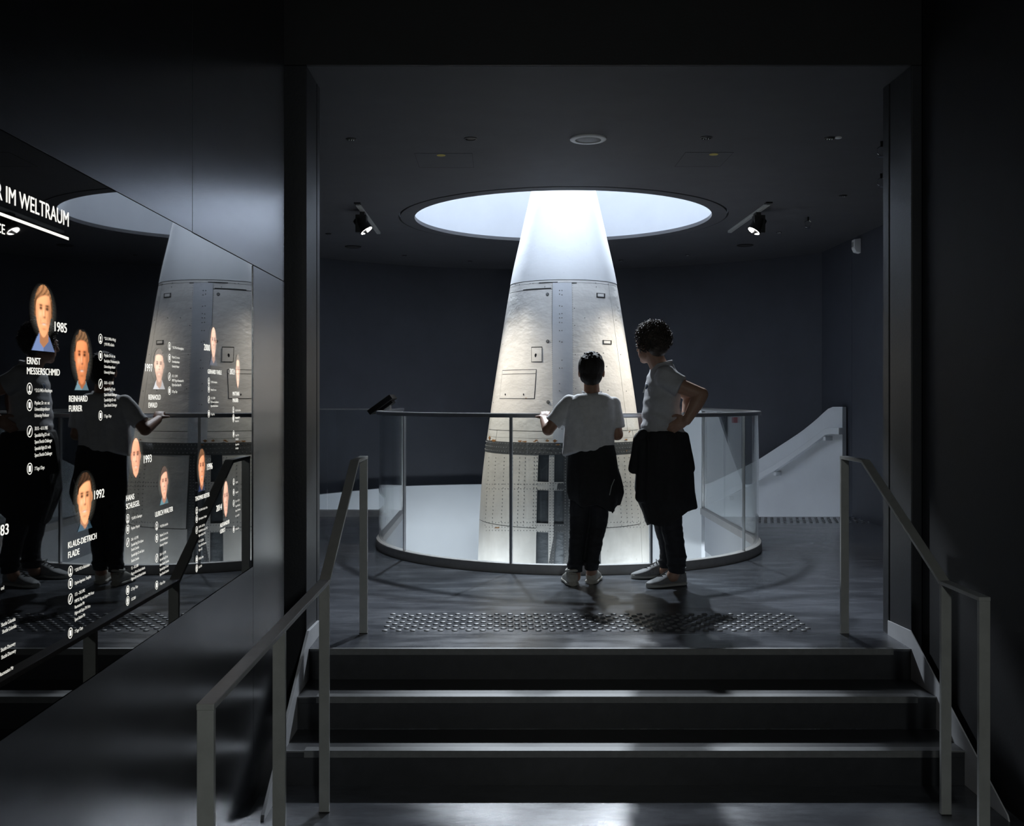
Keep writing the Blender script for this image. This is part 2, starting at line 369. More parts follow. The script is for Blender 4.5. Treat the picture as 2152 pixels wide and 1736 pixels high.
segs += [[(UX-RB, UY+.30, -1, 0), (UX-RB, 9.5, -1, 0)], [(UX-RB, 9.51, -1, 0), (UX-RB, YE_L-.01, -1, 0)]]
for p in segs:
    sweep(MB(), p, [(-.006, .055), (.006, .055), (.006, 1.062), (-.006, 1.062)]).build('glass_pane', M['glass'], bal, smooth='auto')
for a, w_ in zip(ja, (.0035, .008, .009, .0045)):
    c, s_ = math.cos(a), math.sin(a)
    MB().obox((UX+RB*c, UY+RB*s_, .56), (-s_, c, 0), (c, s_, 0), (0, 0, 1), w_, .010, .50).build('joint_strip', M['steel'], bal)
for x, y in ((UX+RB, YE_R-.005), (UX-RB, YE_L)):
    MB().box(x-.012, x+.012, y-.006, y+.006, .055, 1.06).build('joint_strip', M['steel'], bal)
# straight balustrade along the far floor edge
bal2 = thing('glass_balustrade', 'straight low glass balustrade along the far floor edge by the curved wall', 'balustrade', (-1.7, 10.39, 0))
xa_, xb_ = HALL_L, UX-RB-.033
MB().box(xa_, xb_, 10.375, 10.44, -.02, .066).build('kerb', M['kerb'], bal2, bevel=.003)
MB().box(xa_, xb_, 10.385, 10.42, 1.070, 1.082).build('handrail', M['steel'], bal2, bevel=.003)
for k in range(2):
    w_ = (xb_-xa_)/2; MB().box(xa_+k*w_+.004, xa_+(k+1)*w_-.004, 10.397, 10.409, .06, 1.075).build('glass_pane', M['glass'], bal2)

# ------------------------------------------------------------------ white stair walls round the back of the well
def ray_circle_far(px, r):
    t = (px-CX)/F; A = 1+t*t; B = -2*(t*XC+YC); C = XC*XC+YC*YC-r*r
    y = (-B+math.sqrt(max(0, B*B-4*A*C)))/(2*A); return t*y, y
RS = 3.17
tops = []
for px, py in ((1776, 855), (1745, 855), (1730, 868), (1714, 883), (1684, 907), (1637, 938), (1592, 967), (1540, 993), (1488, 1017), (1420, 1026), (1300, 1020), (1180, 1015), (1010, 1018), (850, 1022), (760, 1031), (670, 1040), (600, 1048)):
    if px >= 1775: x, y = 3.47, 10.50
    elif px >= 1744: x, y = ray_circle_far(px, RS)
    else: x, y = ray_circle_far(px, RS)
    tops.append((math.atan2(y-YC, x-XC), HC-(py-CY)/F*y, math.hypot(x-XC, y-YC)))
tops.sort(); ta = [t[0] for t in tops]; tz = [t[1] for t in tops]; tr_ = [t[2] for t in tops]
mb = MB(); rings = []
for i in range(121):
    a = ta[0]+(ta[-1]+.35-ta[0])*i/120; z = float(np.interp(a, ta, tz)); r = RS; c, s_ = math.cos(a), math.sin(a)
    rings.append([(XC+q*c, YC+q*s_, zz) for q, zz in ((r, -3.4), (r, z), (r+.05, z), (r+.05, -3.4))])
mb.loft(rings)
sw = struct(mb.build('wall_stair', M['white'], smooth='auto'), 'white curved stair wall sweeping down round the well')
def wall_pt(px, py, r):
    x, y = ray_circle_far(px, r); return Vector((x, y, HC-(py-CY)/F*y))
sh = thing('wall_handrail', 'white handrail on brackets along the sloping white stair wall', 'handrail', tuple(wall_pt(1700, 930, RS)))
hp = [wall_pt(px, py, RS-.085) for px, py in ((1767, 906), (1752, 905), (1738, 907), (1700, 935), (1660, 963), (1630, 983), (1600, 999), (1570, 1017), (1535, 1034), (1490, 1054))]
rings = []
for p in hp:
    rad = Vector((p.x-XC, p.y-YC, 0)).normalized()
    rings.append([p+rad*a+Vector((0, 0, b)) for a, b in ((-.026, -.034), (.026, -.034), (.026, .034), (-.026, .034))])
MB().loft(rings).build('rail', M['white'], sh, bevel=.004)
for px, py in ((1740, 916), (1634, 990), (1535, 1042)):
    p = wall_pt(px, py, RS-.045); rad = Vector((p.x-XC, p.y-YC, 0)).normalized(); tn = Vector((-rad.y, rad.x, 0))
    MB().obox(p-Vector((0, 0, .028)), rad, tn, (0, 0, 1), .05, .018, .022).build('bracket', M['white'], sh, bevel=.003)
# inner stair wall that starts at the end of the right glass leg and falls away behind the rocket
ri = math.hypot(UX+RB-XC, YE_R-YC); ai = math.atan2(YE_R-YC, UX+RB-XC); rings = []
for i in range(61):
    a = ai+(math.radians(86)-ai)*i/60; z = 1.06-min(1.5, 1.9*max(0, (a-ai)*ri-.22)); c, s_ = math.cos(a), math.sin(a)
    rings.append([(XC+q*c, YC+q*s_, zz) for q, zz in ((ri-.03, -3.4), (ri-.03, z), (ri+.03, z), (ri+.03, -3.4))])
struct(MB().loft(rings).build('wall_stair', M['white'], smooth='auto'), 'white inner stair wall behind the rocket')
# ------------------------------------------------------------------ rocket standing in the well
def rocket_paint(name, base, rough=.42, dirt=.5, dent=.5, metal=0.0):
    m = bpy.data.materials.new(name); m.use_nodes = True; nt = m.node_tree; b = nt.nodes['Principled BSDF']
    b.inputs['Roughness'].default_value = rough; b.inputs['Metallic'].default_value = metal
    tc = nt.nodes.new('ShaderNodeTexCoord')
    def nz(scale, detail=5, sx=(1, 1, 1)):
        mp = nt.nodes.new('ShaderNodeMapping'); mp.inputs['Scale'].default_value = sx
        n_ = nt.nodes.new('ShaderNodeTexNoise'); n_.inputs['Scale'].default_value = scale; n_.inputs['Detail'].default_value = detail
        n_.inputs['Roughness'].default_value = .6
        nt.links.new(tc.outputs['Object'], mp.inputs[0]); nt.links.new(mp.outputs[0], n_.inputs['Vector']); return n_
    a = nz(3.2, 8, (1, 1, .6)); r = nt.nodes.new('ShaderNodeMapRange'); r.inputs[1].default_value = .35; r.inputs[2].default_value = .72
    nt.links.new(a.outputs[0], r.inputs[0])
    mx = nt.nodes.new('ShaderNodeMixRGB'); mx.inputs[1].default_value = (*base, 1); mx.inputs[2].default_value = (*[c*(1-.28*dirt) for c in base], 1)
    nt.links.new(r.outputs[0], mx.inputs[0])
    s2 = nz(38, 3); r2 = nt.nodes.new('ShaderNodeMapRange'); r2.inputs[1].default_value = .68; r2.inputs[2].default_value = .74
    nt.links.new(s2.outputs[0], r2.inputs[0])
    mx2 = nt.nodes.new('ShaderNodeMixRGB'); mx2.inputs[2].default_value = (*[c*.55 for c in base], 1)
    sc = nt.nodes.new('ShaderNodeMath'); sc.operation = 'MULTIPLY'; sc.inputs[1].default_value = .6*dirt
    nt.links.new(r2.outputs[0], sc.inputs[0]); nt.links.new(sc.outputs[0], mx2.inputs[0]); nt.links.new(mx.outputs[0], mx2.inputs[1])
    nt.links.new(mx2.outputs[0], b.inputs['Base Color'])
    d = nz(5.5, 3, (1, 1, 1.7)); bp = nt.nodes.new('ShaderNodeBump'); bp.inputs['Strength'].default_value = dent; bp.inputs['Distance'].default_value = .03
    nt.links.new(d.outputs[0], bp.inputs['Height']); nt.links.new(bp.outputs[0], b.inputs['Normal'])
    return m
M['nose'] = rocket_paint('rocket_nose_paint', (0.74, 0.76, 0.79), .45, .25, .06)
M['skin'] = rocket_paint('rocket_skin_paint', (0.78, 0.77, 0.75), .38, .45, .30)
M['skin_strip'] = rocket_paint('rocket_strip_paint', (0.66, 0.69, 0.74), .42, .4, .10)
M['skin_low'] = rocket_paint('rocket_lower_paint', (0.74, 0.73, 0.70), .45, 1.1, .25)
M['band'] = rocket_paint('rocket_dark_band', (0.085, 0.092, 0.098), .5, 1.5, .15)
M['under'] = mat('gap_shade_and_fitting_black', (0.016, 0.016, 0.018), 0.6)  # black of latches and seam grime, also shade painted into the panel gaps
M['core'] = mat('rocket_bare_metal', (0.20, 0.205, 0.21), 0.5, .5)
M['inner'] = rocket_paint('rocket_inner_tank', (0.13, 0.148, 0.165), .40, 1.4, .35, .25)
M['rust'] = mat('rust_stain', (0.30, 0.14, 0.045), 0.8, 0, .5, 60)
M['rivet'] = mat('painted_rivet', (0.24, 0.245, 0.25), 0.45, .1)
XRK = 0.569
zk = [-3.45, -2.4, -1.3, -.31, .415, 1.047, 1.684, 2.235, 2.583, 3.041, 3.45, 3.80, 4.05, 4.15]
rk = [.825, .824, .810, .765, .731, .652, .556, .4646, .388, .282, .180, .092, .028, .002]
def spl(x):
    i = max(0, min(len(zk)-2, int(np.searchsorted(zk, x))-1)); h = zk[i+1]-zk[i]; t = (x-zk[i])/h
    def tg(j):
        if j == 0: return (rk[1]-rk[0])/(zk[1]-zk[0])
        if j == len(zk)-1: return (rk[-1]-rk[-2])/(zk[-1]-zk[-2])
        return (rk[j+1]-rk[j-1])/(zk[j+1]-zk[j-1])
    return (2*t**3-3*t**2+1)*rk[i]+(t**3-2*t**2+t)*h*tg(i)+(-2*t**3+3*t**2)*rk[i+1]+(t**3-t**2)*h*tg(i+1)
def rsurf(th, z, off=0.0):           # th = 0 faces the corridor, positive to the right
    r = spl(z)+off; return Vector((XRK+r*math.sin(th), YC-r*math.cos(th), z))
def rpix(px, py):                    # point of the rocket skin that a pixel shows -> (th, z)
    d = YC-.5
    for _ in range(12):
        x = (px-CX)/F*d; z = HC-(py-CY)/F*d; s_ = max(-.995, min(.995, (x-XRK)/spl(z))); th = math.asin(s_); d = YC-spl(z)*math.cos(th)
    return th, z
def patch(a0t, a1t, a0b, a1b, zt, zb, off, th=.004, nu=None, nv=None):
    nu = nu or max(2, int(abs(a1t-a0t)/.06)); nv = nv or max(2, int(abs(zt-zb)/.06)); mb = MB(); top, bot = [], []
    for j in range(nv+1):
        v = j/nv; z = zt+(zb-zt)*v; l = a0t+(a0b-a0t)*v; r = a1t+(a1b-a1t)*v
        for i in range(nu+1): top.append(rsurf(l+(r-l)*i/nu, z, off)); bot.append(rsurf(l+(r-l)*i/nu, z, off-th))
    K = (nu+1)*(nv+1); W = nu+1; fs = []
    for j in range(nv):
        for i in range(nu): a = j*W+i; fs += [(a, a+1, a+W+1, a+W), (K+a, K+a+W, K+a+W+1, K+a+1)]
    for i in range(nu): fs += [(i, K+i, K+i+1, i+1), (nv*W+i, nv*W+i+1, K+nv*W+i+1, K+nv*W+i)]
    for j in range(nv): a = j*W; fs += [(a, a+W, K+a+W, K+a), (a+nu, K+a+nu, K+a+W+nu, a+W+nu)]
    return mb.add(top+bot, fs)
def lathe(z0, z1, off=0.0, n=72, m=24, cap=True):
    return MB().loft([[rsurf(2*PI*i/n, z0+(z1-z0)*k/m, off) for i in range(n)] for k in range(m+1)], cap)
rocket = thing('rocket', 'weathered white rocket with pointed nose and riveted panels in the round well', 'rocket', (XRK, YC, -3.4))
D = math.radians
zJ = rpix(1184, 588)[1]; zA = rpix(1184, 907)[1]; zBt = rpix(1184, 931)[1]; zBb = rpix(1184, 956.5)[1]; zS = rpix(1184, 1112)[1]; zE = -1.6
lathe(zJ+.003, 4.14, .003, m=40).build('nose_cone', M['nose'], rocket, smooth='auto')
lathe(zBb+.01, zJ, -.006).build('underskin', M['core'], rocket, smooth='auto')
lathe(-3.4, zBb+.02, -.045).build('inner_tank', M['inner'], rocket, smooth='auto')
lathe(-3.4, zE-.004, 0).build('lower_body', M['skin_low'], rocket, smooth='auto')
gp_ = .0025
def thx(px, py): return rpix(px, py)[0]
def skin(a0t, a1t, a0b, a1b, zt, zb, m='skin', off=0.0, name='skin_panel'):
    return patch(a0t, a1t, a0b, a1b, zt, zb, off).build(name, M[m], rocket, smooth='auto')
# instrument section: doors each side of a cover strip
cl_t, cl_b, cr_t, cr_b = thx(1161.5, 600), thx(1163, 900), thx(1201.5, 600), thx(1204, 900)
zD = zJ-.022
rd = D(50.8)
skin(D(-180), D(180), D(-180), D(180), zJ-.002, zD, 'skin')                         # collar under the nose joint
skin(cl_t, cr_t, cl_b, cr_b, zD-.003, zBt, 'skin_strip', .004, 'cover_strip')
skin(cr_t+.004, rd-.004, cr_b+.003, rd-.003, zD-.003, zA+.003, name='door')
skin(rd+.004, D(126), rd+.004, D(126), zD-.003, zA+.003)
skin(D(126.6), D(233), D(126.6), D(233), zD-.003, zA+.003)
skin(D(-126.4), D(-81), D(-126.4), D(-81), zD-.003, zA+.003)
zl = rpix(1110, 610)[1]
skin(D(-80.4), cl_t-.004, D(-80.4), cl_t-.006, zD-.003, zl+.0025)
skin(D(-80.4), cl_t-.006, D(-80.4), cl_b-.003, zl-.0025, zA+.003, name='door')
z9 = rpix(1100, 921)[1]
for a, b_ in ((-180, -62), (-61.6, None), (None, 58), (58.5, 179)):
    A_ = D(a) if a is not None else cr_b+.003; B_ = D(b_) if b_ is not None else cl_b-.003
    skin(A_, B_, A_, B_, zA-.002, z9+.001); skin(A_, B_, A_, B_, z9-.001, zBt-.001)
patch(D(-180), D(180), D(-180), D(180), zBt, zBb, .003, .006, nu=90, nv=3).build('dark_band', M['band'], rocket, smooth='auto')
# small hatches, hinges and fasteners
def pxplate(x0, x1, y0, y1, off, th, m, name, xb0=None, xb1=None):
    a0, zt = rpix(x0, y0); a1, _ = rpix(x1, y0); b0, zb = rpix(x0 if xb0 is None else xb0, y1); b1, _ = rpix(x1 if xb1 is None else xb1, y1)
    return patch(a0, a1, b0, b1, zt, zb, off, th, nu=8, nv=6).build(name, M[m], rocket, smooth='auto')
pxplate(1116.6, 1139.6, 729, 761, .0012, .003, 'under', 'hatch_gap_shade'); h1 = pxplate(1118, 1138.6, 731, 760, .006, .006, 'skin', 'hatch')  # thin black sheet paints the shade of the gap round the hatch
th_, z_ = rpix(1126.5, 747); k_ = rsurf(th_, z_, .0065); MB().ell(k_, .010, .004, .017, n=10, m=8).build('keyhole', M['under'], h1, smooth=True)
pxplate(1056, 1127.6, 778, 838, .0010, .003, 'under', 'hatch_gap_shade', 1050, 1123.6); h2 = pxplate(1057, 1126.6, 779.2, 837, .0045, .0045, 'skin', 'hatch', 1051, 1122.6)  # black sheet again for the gap shade round the larger hatch
for px in (1063, 1101):
    th_, z_ = rpix(px, 829); MB().ell(rsurf(th_, z_, .006), .005, .004, .009, n=8, m=6).build('latch', M['under'], h2, smooth=True)
pxplate(1057, 1126, 786.2, 787.2, .0052, .003, 'under', 'hatch_seam_shade')  # black strip paints the shaded seam across the hatch
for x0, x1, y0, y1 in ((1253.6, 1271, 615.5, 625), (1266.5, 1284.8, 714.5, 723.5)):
    pxplate(x0, x1, y0, y1, .004, .006, 'under', 'hinge_pocket_shade'); pxplate(x0+1.8, x1-3.5, y0+1.6, y1-1.8, .008, .006, 'skin', 'hinge')  # black plate behind each hinge paints the shade of its pocket
for px, py in ((1150.5, 618.5), (1151, 717.5), (1152, 845)):
    th_, z_ = rpix(px, py); c = rsurf(th_, z_); nrm = Vector((math.sin(th_), -math.cos(th_), .18)).normalized()
    f_ = MB().tube(c-nrm*.003, c+nrm*.003, .014, n=16).build('fastener', M['under'], rocket, smooth='auto')
    MB().tube(c, c+nrm*.0055, .010, n=16).obox(c+nrm*.005, nrm.cross((0, 0, 1)), (0, 0, 1), nrm, .008, .0015, .0015).build('screw_head', M['rivet'], f_)
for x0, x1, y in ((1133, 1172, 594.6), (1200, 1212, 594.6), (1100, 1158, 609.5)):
    pxplate(x0, x1, y-.9, y+.7, .0035, .003, 'under', 'seam_gap_shade')  # raised black strips paint the shade and grime of the seams
# lower section: skin around two columns of openings, dark painted stripe
def lx(py, a): return thx(a, py)
L0, L1, L2, L3, L4 = 1131, 1154, 1165.5, 1184.5, 1199
def lowp(x0t, x1t, yt, x0b, x1b, yb, m='skin_low', name='skin_panel', off=0.0, side0=None, side1=None):
    zt = rpix(1184, yt)[1]; zb = rpix(1184, yb)[1]
    A0 = D(side0) if side0 is not None else thx(x0t, yt); B0 = D(side0) if side0 is not None else thx(x0b, yb)
    A1 = D(side1) if side1 is not None else thx(x1t, yt); B1 = D(side1) if side1 is not None else thx(x1b, yb)
    return patch(A0, A1, B0, B1, zt, zb, off, .005).build(name, M[m], rocket, smooth='auto')
lowp(0, 1131.5, 957, 0, 1127, 1111, side0=-160)
lowp(0, 1127, 1112.4, 0, 1124, 1300, side0=-160)
lowp(1154, 1165, 957, 1152, 1163.5, 1300, name='rib')
for y0, y1 in ((1013.5, 1031), (1101, 1119.5)):
    lowp(1131-(y0-957)*.03, 1154, y0, 1130.5-(y1-957)*.03, 1153.4, y1, name='rib'); lowp(1164.8, 1184.5, y0, 1164.4, 1184.5, y1, name='rib', m='band' if y0 > 1090 else 'skin_low')
lowp(1184.5, 1199, 957, 1184.5, 1203, 1300, 'band', 'dark_stripe', .001)
lowp(1199.4, 0, 957, 1203.6, 0, 1111, side1=58); lowp(1199.4, 0, 1112.4, 1203.6, 0, 1300, side1=58)
lowp(0, 0, 957, 0, 0, 1300, side0=58.4, side1=198)
lowp(1165, 1170, 1120, 1150, 1163, 1200, 'band', 'dark_stripe', .0025)
lowp(1254, 1262, 1150, 1254, 1266, 1300, 'band', 'dark_stripe', .0025)
pxplate(1172, 1186, 1015, 1030, .0012, .002, 'band', 'dark_stripe', 1170, 1186)
# rust stains along the dark band (irregular flakes)
rng = random.Random(3)
for px, py, w_, h_ in ((1038, 926, 16, 6), (1093, 927, 12, 5), (1103, 928, 12, 4), (1128, 926, 10, 4), (1150, 926, 9, 6), (1166, 927, 14, 7), (1172, 935, 14, 4), (1124, 928, 8, 3), (1322, 907, 5, 4), (1315, 924, 12, 4), (1106, 836.5, 5, 2), (1045, 1109, 14, 4), (1316, 947, 3, 5), (1030, 920, 5, 9)):
    mb = MB(); c = [rpix(px, py)]; pts = []
    for i in range(14):
        a = 2*PI*i/14; k = rng.uniform(.35, 1.0); th_, z_ = rpix(px+w_/2*math.cos(a)*k, py+h_/2*math.sin(a)*k); pts.append(rsurf(th_, z_, .0052))
    c0 = rsurf(*rpix(px, py), .0056); mb.add([c0]+pts, [(0, 1+i, 1+(i+1) % 14) for i in range(14)]); mb.build('rust_stain', M['rust'], rocket)
# rivets: too small to pick apart singly
rv = MB()
def rivet(th, z, r=.0042, off=.003):
    c = rsurf(th, z, off-.001); nrm = Vector((math.sin(th), -math.cos(th), 0)); u = Vector((math.cos(th), math.sin(th), 0)); v = Vector((0, 0, 1))
    n_ = 6; rings = [[c+(u*math.cos(2*PI*i/n_)+v*math.sin(2*PI*i/n_))*q+nrm*h for i in range(n_)] for q, h in ((r, 0), (r*.7, r*.55))]
    rv.loft(rings, cap=False); rv.add([rings[1][i] for i in range(n_)], [tuple(range(n_))])
def rline(x0, y0, x1, y1, step, r=.0042, off=.002, jit=0.0):
    n_ = max(1, int(math.hypot(x1-x0, y1-y0)/step))
    for i in range(n_+1):
        th, z = rpix(x0+(x1-x0)*i/n_+rng.uniform(-jit, jit), y0+(y1-y0)*i/n_+rng.uniform(-jit, jit)); rivet(th, z, r, off)
for yy in (935, 943.5, 952):
    z = rpix(1184, yy)[1]
    for i in range(66): rivet(D(-95)+D(190)*(i+(.5 if yy == 943.5 else 0))/66, z, .0055, .005)
for px in (1028, 1042, 1060, 1078, 1092, 1104, 1123, 1128.5): rline(px, 962, px-(1184-px)*.055, 1104, 7.6, .0052, .001, .4)
for yy in (1017.5, 1027.5, 1098.5, 1108, 1115): rline(1022, yy, 1127, yy, 6.5, .0048, .001, .3)
for px in (1156.3, 1163, 1188, 1196): rline(px, 960, px-.5, 1190, 6.0, .0046, .003)
for yy in (1016.5, 1028.5, 1104, 1117): rline(1130, yy, 1184, yy, 5.2, .0046, .002)
for px in (1300, 1312, 1322, 1334, 1345): rline(px, 962, px+(px-1184)*.055, 1104, 8.0, .0052, .001, .5)
for yy in (1014, 1022, 1098, 1108): rline(1270, yy, 1352, yy, 6.5, .0048, .001, .3)
rline(1159, 600, 1161, 860, 4.2, .0022, .001); rline(1203.5, 600, 1206, 860, 5.0, .0024, .001)
for py in (610, 619, 643, 660, 668, 677, 694, 718, 739, 757, 773, 783, 791, 807, 822, 850, 870, 893, 901):
    for k in (0, 1):
        if rng.random() < .62: rivet(*rpix(1176+5*k, py+rng.uniform(-1, 1)), .0052, .0055)
for px, py in ((1207, 648), (1229, 668), (1259, 668), (1208, 684), (1209, 745), (1210, 817), (1252, 595), (1253, 603), (1278, 597), (1294, 673), (1304, 745), (1268, 742), (1275, 770), (1278, 820), (1316, 822), (1083, 598), (1092, 598), (1114, 596), (1120, 596), (1145, 603), (1074, 624), (1057, 723), (1037, 846)): rivet(*rpix(px, py), .0048, .002)
o = rv.build('rivets', M['rivet'], rocket, smooth='auto'); o['kind'] = 'stuff'

# ------------------------------------------------------------------ things on the hall ceiling
def ring_mesh(c, prof_, n=28):
    return MB().loft([[(c.x+r*math.cos(2*PI*i/n), c.y+r*math.sin(2*PI*i/n), c.z+z) for i in range(n)] for r, z in prof_], cap=True)
c = ceil_pt(1236, 291); t = thing('ceiling_speaker', 'round ceiling speaker with a white rim in front of the well', 'speaker', tuple(c))
ring_mesh(c, [(.112, 0), (.112, -.008), (.105, -.012), (.080, -.012), (.078, -.004), (.078, 0)]).build('rim', M['offwhite'], t, smooth='auto')
M['grille'] = mat('speaker_grille', (0.20, 0.205, 0.21), .5, 0, .1, 80, .3, 500)
ring_mesh(c, [(.0745, 0), (.0745, -.007), (.06, -.010), (.02, -.011)]).build('grille', M['grille'], t, smooth='auto')
def downlight(px, py, r, label, refl=True, white=False):
    c = ceil_pt(px, py); t = thing('downlight', label, 'ceiling light', tuple(c), 'recessed ceiling lights of the hall')
    ring_mesh(c, [(r, 0), (r, -.004), (r*.8, -.006), (r*.74, -.002), (r*.74, 0)]).build('rim', M['dark'], t, smooth='auto')
    o_ = MB()
    if refl:
        for k in range(3): o_.ell((c.x+r*.4*(k-1), c.y, c.z-.004), r*.17, r*.17, .008, n=10, m=6)
    else: o_ = ring_mesh(c, [(r*.66, 0), (r*.66, -.003), (r*.3, -.002)])
    o_.build('reflector', M['chrome'] if refl else M['dark'], t, smooth=True)
for px, py, r, lab, rf in ((738, 292, .033, 'recessed black downlight with bright reflectors beside the jamb', True),
        (989, 291, .040, 'plain black recessed downlight left of the white speaker', False),
        (1484, 289, .038, 'black downlight with small reflectors right of the white speaker', True),
        (1744, 290, .036, 'black downlight beside a small white disc', True),
        (1772, 411, .034, 'black downlight glinting near the flat side wall', True),
        (690, 491, .030, 'small black downlight behind the left jamb', False), (1637, 488, .030, 'small black downlight beyond the right track spotlight', True),
        (850, 537, .030, 'small far downlight left of the ceiling opening', True), (988, 549, .030, 'small far downlight behind the ceiling opening, left of rocket', True),
        (1305, 547, .030, 'small far downlight behind the ceiling opening, right of rocket', True), (1445, 536, .030, 'small far downlight right of the ceiling opening', True)):
    downlight(px, py, r, lab, rf)
c = ceil_pt(1762, 288); tag(ring_mesh(c, [(.021, 0), (.021, -.006), (.017, -.009)]).build('smoke_detector', M['offwhite'], smooth='auto'), 'small white ceiling disc beside a downlight', 'detector')
for px, py, lab in ((1853, 297, 'glinting pendant sprinkler partly behind the right jamb'), (1852, 365, 'small sprinkler head half hidden by the right jamb'), (1698, 456, 'bare wire sprinkler head hanging before the side wall')):
    c = ceil_pt(px, py); t = thing('sprinkler_head', lab, 'sprinkler', tuple(c))
    MB().tube(c, c-Vector((0, 0, .035)), .010, .008).build('stem', M['dark'], t, smooth='auto')
    mb = MB()
    for sg in (-1, 1):
        p = [c+Vector((sg*.010, 0, -.03)), c+Vector((sg*.028, 0, -.045)), c+Vector((sg*.026, 0, -.075)), c+Vector((sg*.004, 0, -.09))]
        for q in range(3): mb.tube(p[q], p[q+1], .0028, n=6)
    mb.build('frame_arm', M['chrome'], t, smooth='auto'); MB().tube(c-Vector((0, 0, .092)), c-Vector((0, 0, .097)), .024, n=14).build('deflector', M['chrome'], t, smooth='auto')
for px, py, lab in ((742, 518, 'faint round ceiling cover behind the left track spotlight'), (1566, 515, 'faint round ceiling cover behind the right track spotlight')):
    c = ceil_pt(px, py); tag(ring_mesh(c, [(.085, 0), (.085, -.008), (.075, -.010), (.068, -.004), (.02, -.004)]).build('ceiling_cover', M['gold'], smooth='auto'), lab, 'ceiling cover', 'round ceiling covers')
for x0t, x1t, yt, x0b, x1b, yb, dx, dy, lab in ((873, 993, 322, 879, 996, 352, 927, 326, 'square ceiling hatch with yellow sticker on the left of the speaker'), (1437, 1534, 320, 1421, 1521, 350, 1500, 324, 'square ceiling hatch with yellow sticker on the right of the speaker')):
    A, B, C_, D_ = [ceil_pt(*q) for q in ((x0t, yt), (x1t, yt), (x1b, yb), (x0b, yb))]
    y0, y1 = A.y, C_.y; x0 = (A.x+D_.x)/2; x1 = (B.x+C_.x)/2
    t = thing('ceiling_hatch', lab, 'hatch', ((x0+x1)/2, (y0+y1)/2, ZC), 'ceiling hatches'); w_ = .003; mb = MB()
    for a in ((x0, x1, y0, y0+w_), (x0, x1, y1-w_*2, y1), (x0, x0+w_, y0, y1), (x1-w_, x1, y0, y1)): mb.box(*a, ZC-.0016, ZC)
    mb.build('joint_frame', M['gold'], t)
    MB().box(x0+w_, x1-w_, y0+w_, y1-w_*2, ZC-.001, ZC).build('lid', M['ceil'], t)
    ring_mesh(ceil_pt(dx, dy), [(.029, 0), (.029, -.003), (.001, -.003)], 20).build('sticker', M['yellow'], t)
def track_light(xt, y0, y1, yh, target, lab, name='track_spotlight'):
    t = thing(name, lab, 'spotlight', (xt, yh, ZC)); z = ZC-.012
    MB().box(xt-.017, xt+.017, y0, y1, ZC-.022, ZC).build('track', M['rail'], t, bevel=.002)
    MB().box(xt-.026, xt+.026, y0-.03, y0+.03, ZC-.012, ZC).build('end_feed', M['dark'], t)
    MB().box(xt-.02, xt+.02, yh-.055, yh+.055, ZC-.05, ZC-.018).build('adapter', M['dark'], t, bevel=.002)
    hz = 2.655
    MB().tube((xt, yh, ZC-.045), (xt, yh, hz+.06), .011, n=10).build('stem', M['dark'], t, smooth='auto')
    c = Vector((xt, yh, hz)); d = (Vector(target)-c).normalized()
    MB().box(xt-.046+(-.012 if d.x > 0 else .012), xt+.046+(-.012 if d.x > 0 else .012), yh-.045, yh+.045, hz-.065, hz+.085).build('driver_box', M['dark'], t, bevel=.004)
    h = MB(); h.tube(c-d*.07, c+d*.055, .052, .058, n=24); hd = h.build('lamp_head', M['dark'], t, smooth='auto')
    MB().tube(c+d*.056, c+d*.0575, .052, n=24).build('lens', M['lens'], hd, smooth='auto')
    u = d.orthogonal().normalized(); v = d.cross(u)
    MB().loft([[c+d*k+(u*math.cos(2*PI*i/24)+v*math.sin(2*PI*i/24))*r for i in range(24)] for k, r in ((.045, .0585), (.060, .0605), (.060, .0585), (.056, .0525))], cap=False).build('bezel', M['dark'], hd, smooth='auto')
    return c+d*.08
TGT_L, TGT_R = (XRK-.05, YC-.75, .2), (XRK+.05, YC-.75, .2)
pL = track_light(-1.160, 8.47, 9.95, 8.80, TGT_L, 'black track spotlight left of the ceiling opening, aimed at the rocket')
pR = track_light(2.190, 8.45, 9.88, 8.82, TGT_R, 'black track spotlight right of the ceiling opening, aimed at the rocket')
spot('track_lamp_left', pL, TGT_L, 115, WARM, 66, .9, .04); spot('track_lamp_right', pR, TGT_R, 115, WARM, 66, .8, .04)
# motion sensor high on the side wall
t = thing('motion_sensor', 'small white motion sensor high on the flat side wall', 'sensor', (HALL_R, 10.17, 2.6))
MB().prism([(0, 0), (-.05, .012), (-.068, .05), (-.066, .135), (0, .145)], 10.13, 10.21, lambda a, b, q: (HALL_R+a, q, 2.605+b)).build('housing', M['offwhite'], t, bevel=.006)
MB().box(HALL_R-.0705, HALL_R-.066, 10.145, 10.195, 2.67, 2.715).build('window', M['rail'], t)
M['matt'] = mat('matt_black_board', (.006, .006, .007), .85, spec=.2)
# info board clipped to the balustrade rail
bx = UX-RB
t = thing('info_board', 'black tilted information board fixed to the rail of the glass balustrade', 'board', (bx, 8.72, 1.088))
a_ = D(36); ux = Vector((math.cos(a_), 0, math.sin(a_))); uz = Vector((-math.sin(a_), 0, math.cos(a_))); c = Vector((bx-.01, 8.78, 1.135))
MB().obox(c, ux, (0, 1, 0), uz, .115, .21, .021).build('panel', M['matt'], t, bevel=.003)
MB().obox(c+uz*.0216, ux, (0, 1, 0), uz, .105, .20, .0012).build('face_sheet', mat('board_face', (.010, .010, .012), .7, spec=.3), t)
MB().obox(c-uz*.034+ux*.02, ux, (0, 1, 0), uz, .07, .12, .012).build('mount_plate', M['matt'], t, bevel=.003)
MB().box(bx-.022, bx+.06, 8.70, 8.86, 1.0885, 1.105).box(bx+.03, bx+.06, 8.72, 8.84, 1.10, 1.17).build('clamp', M['steel'], t, bevel=.003)

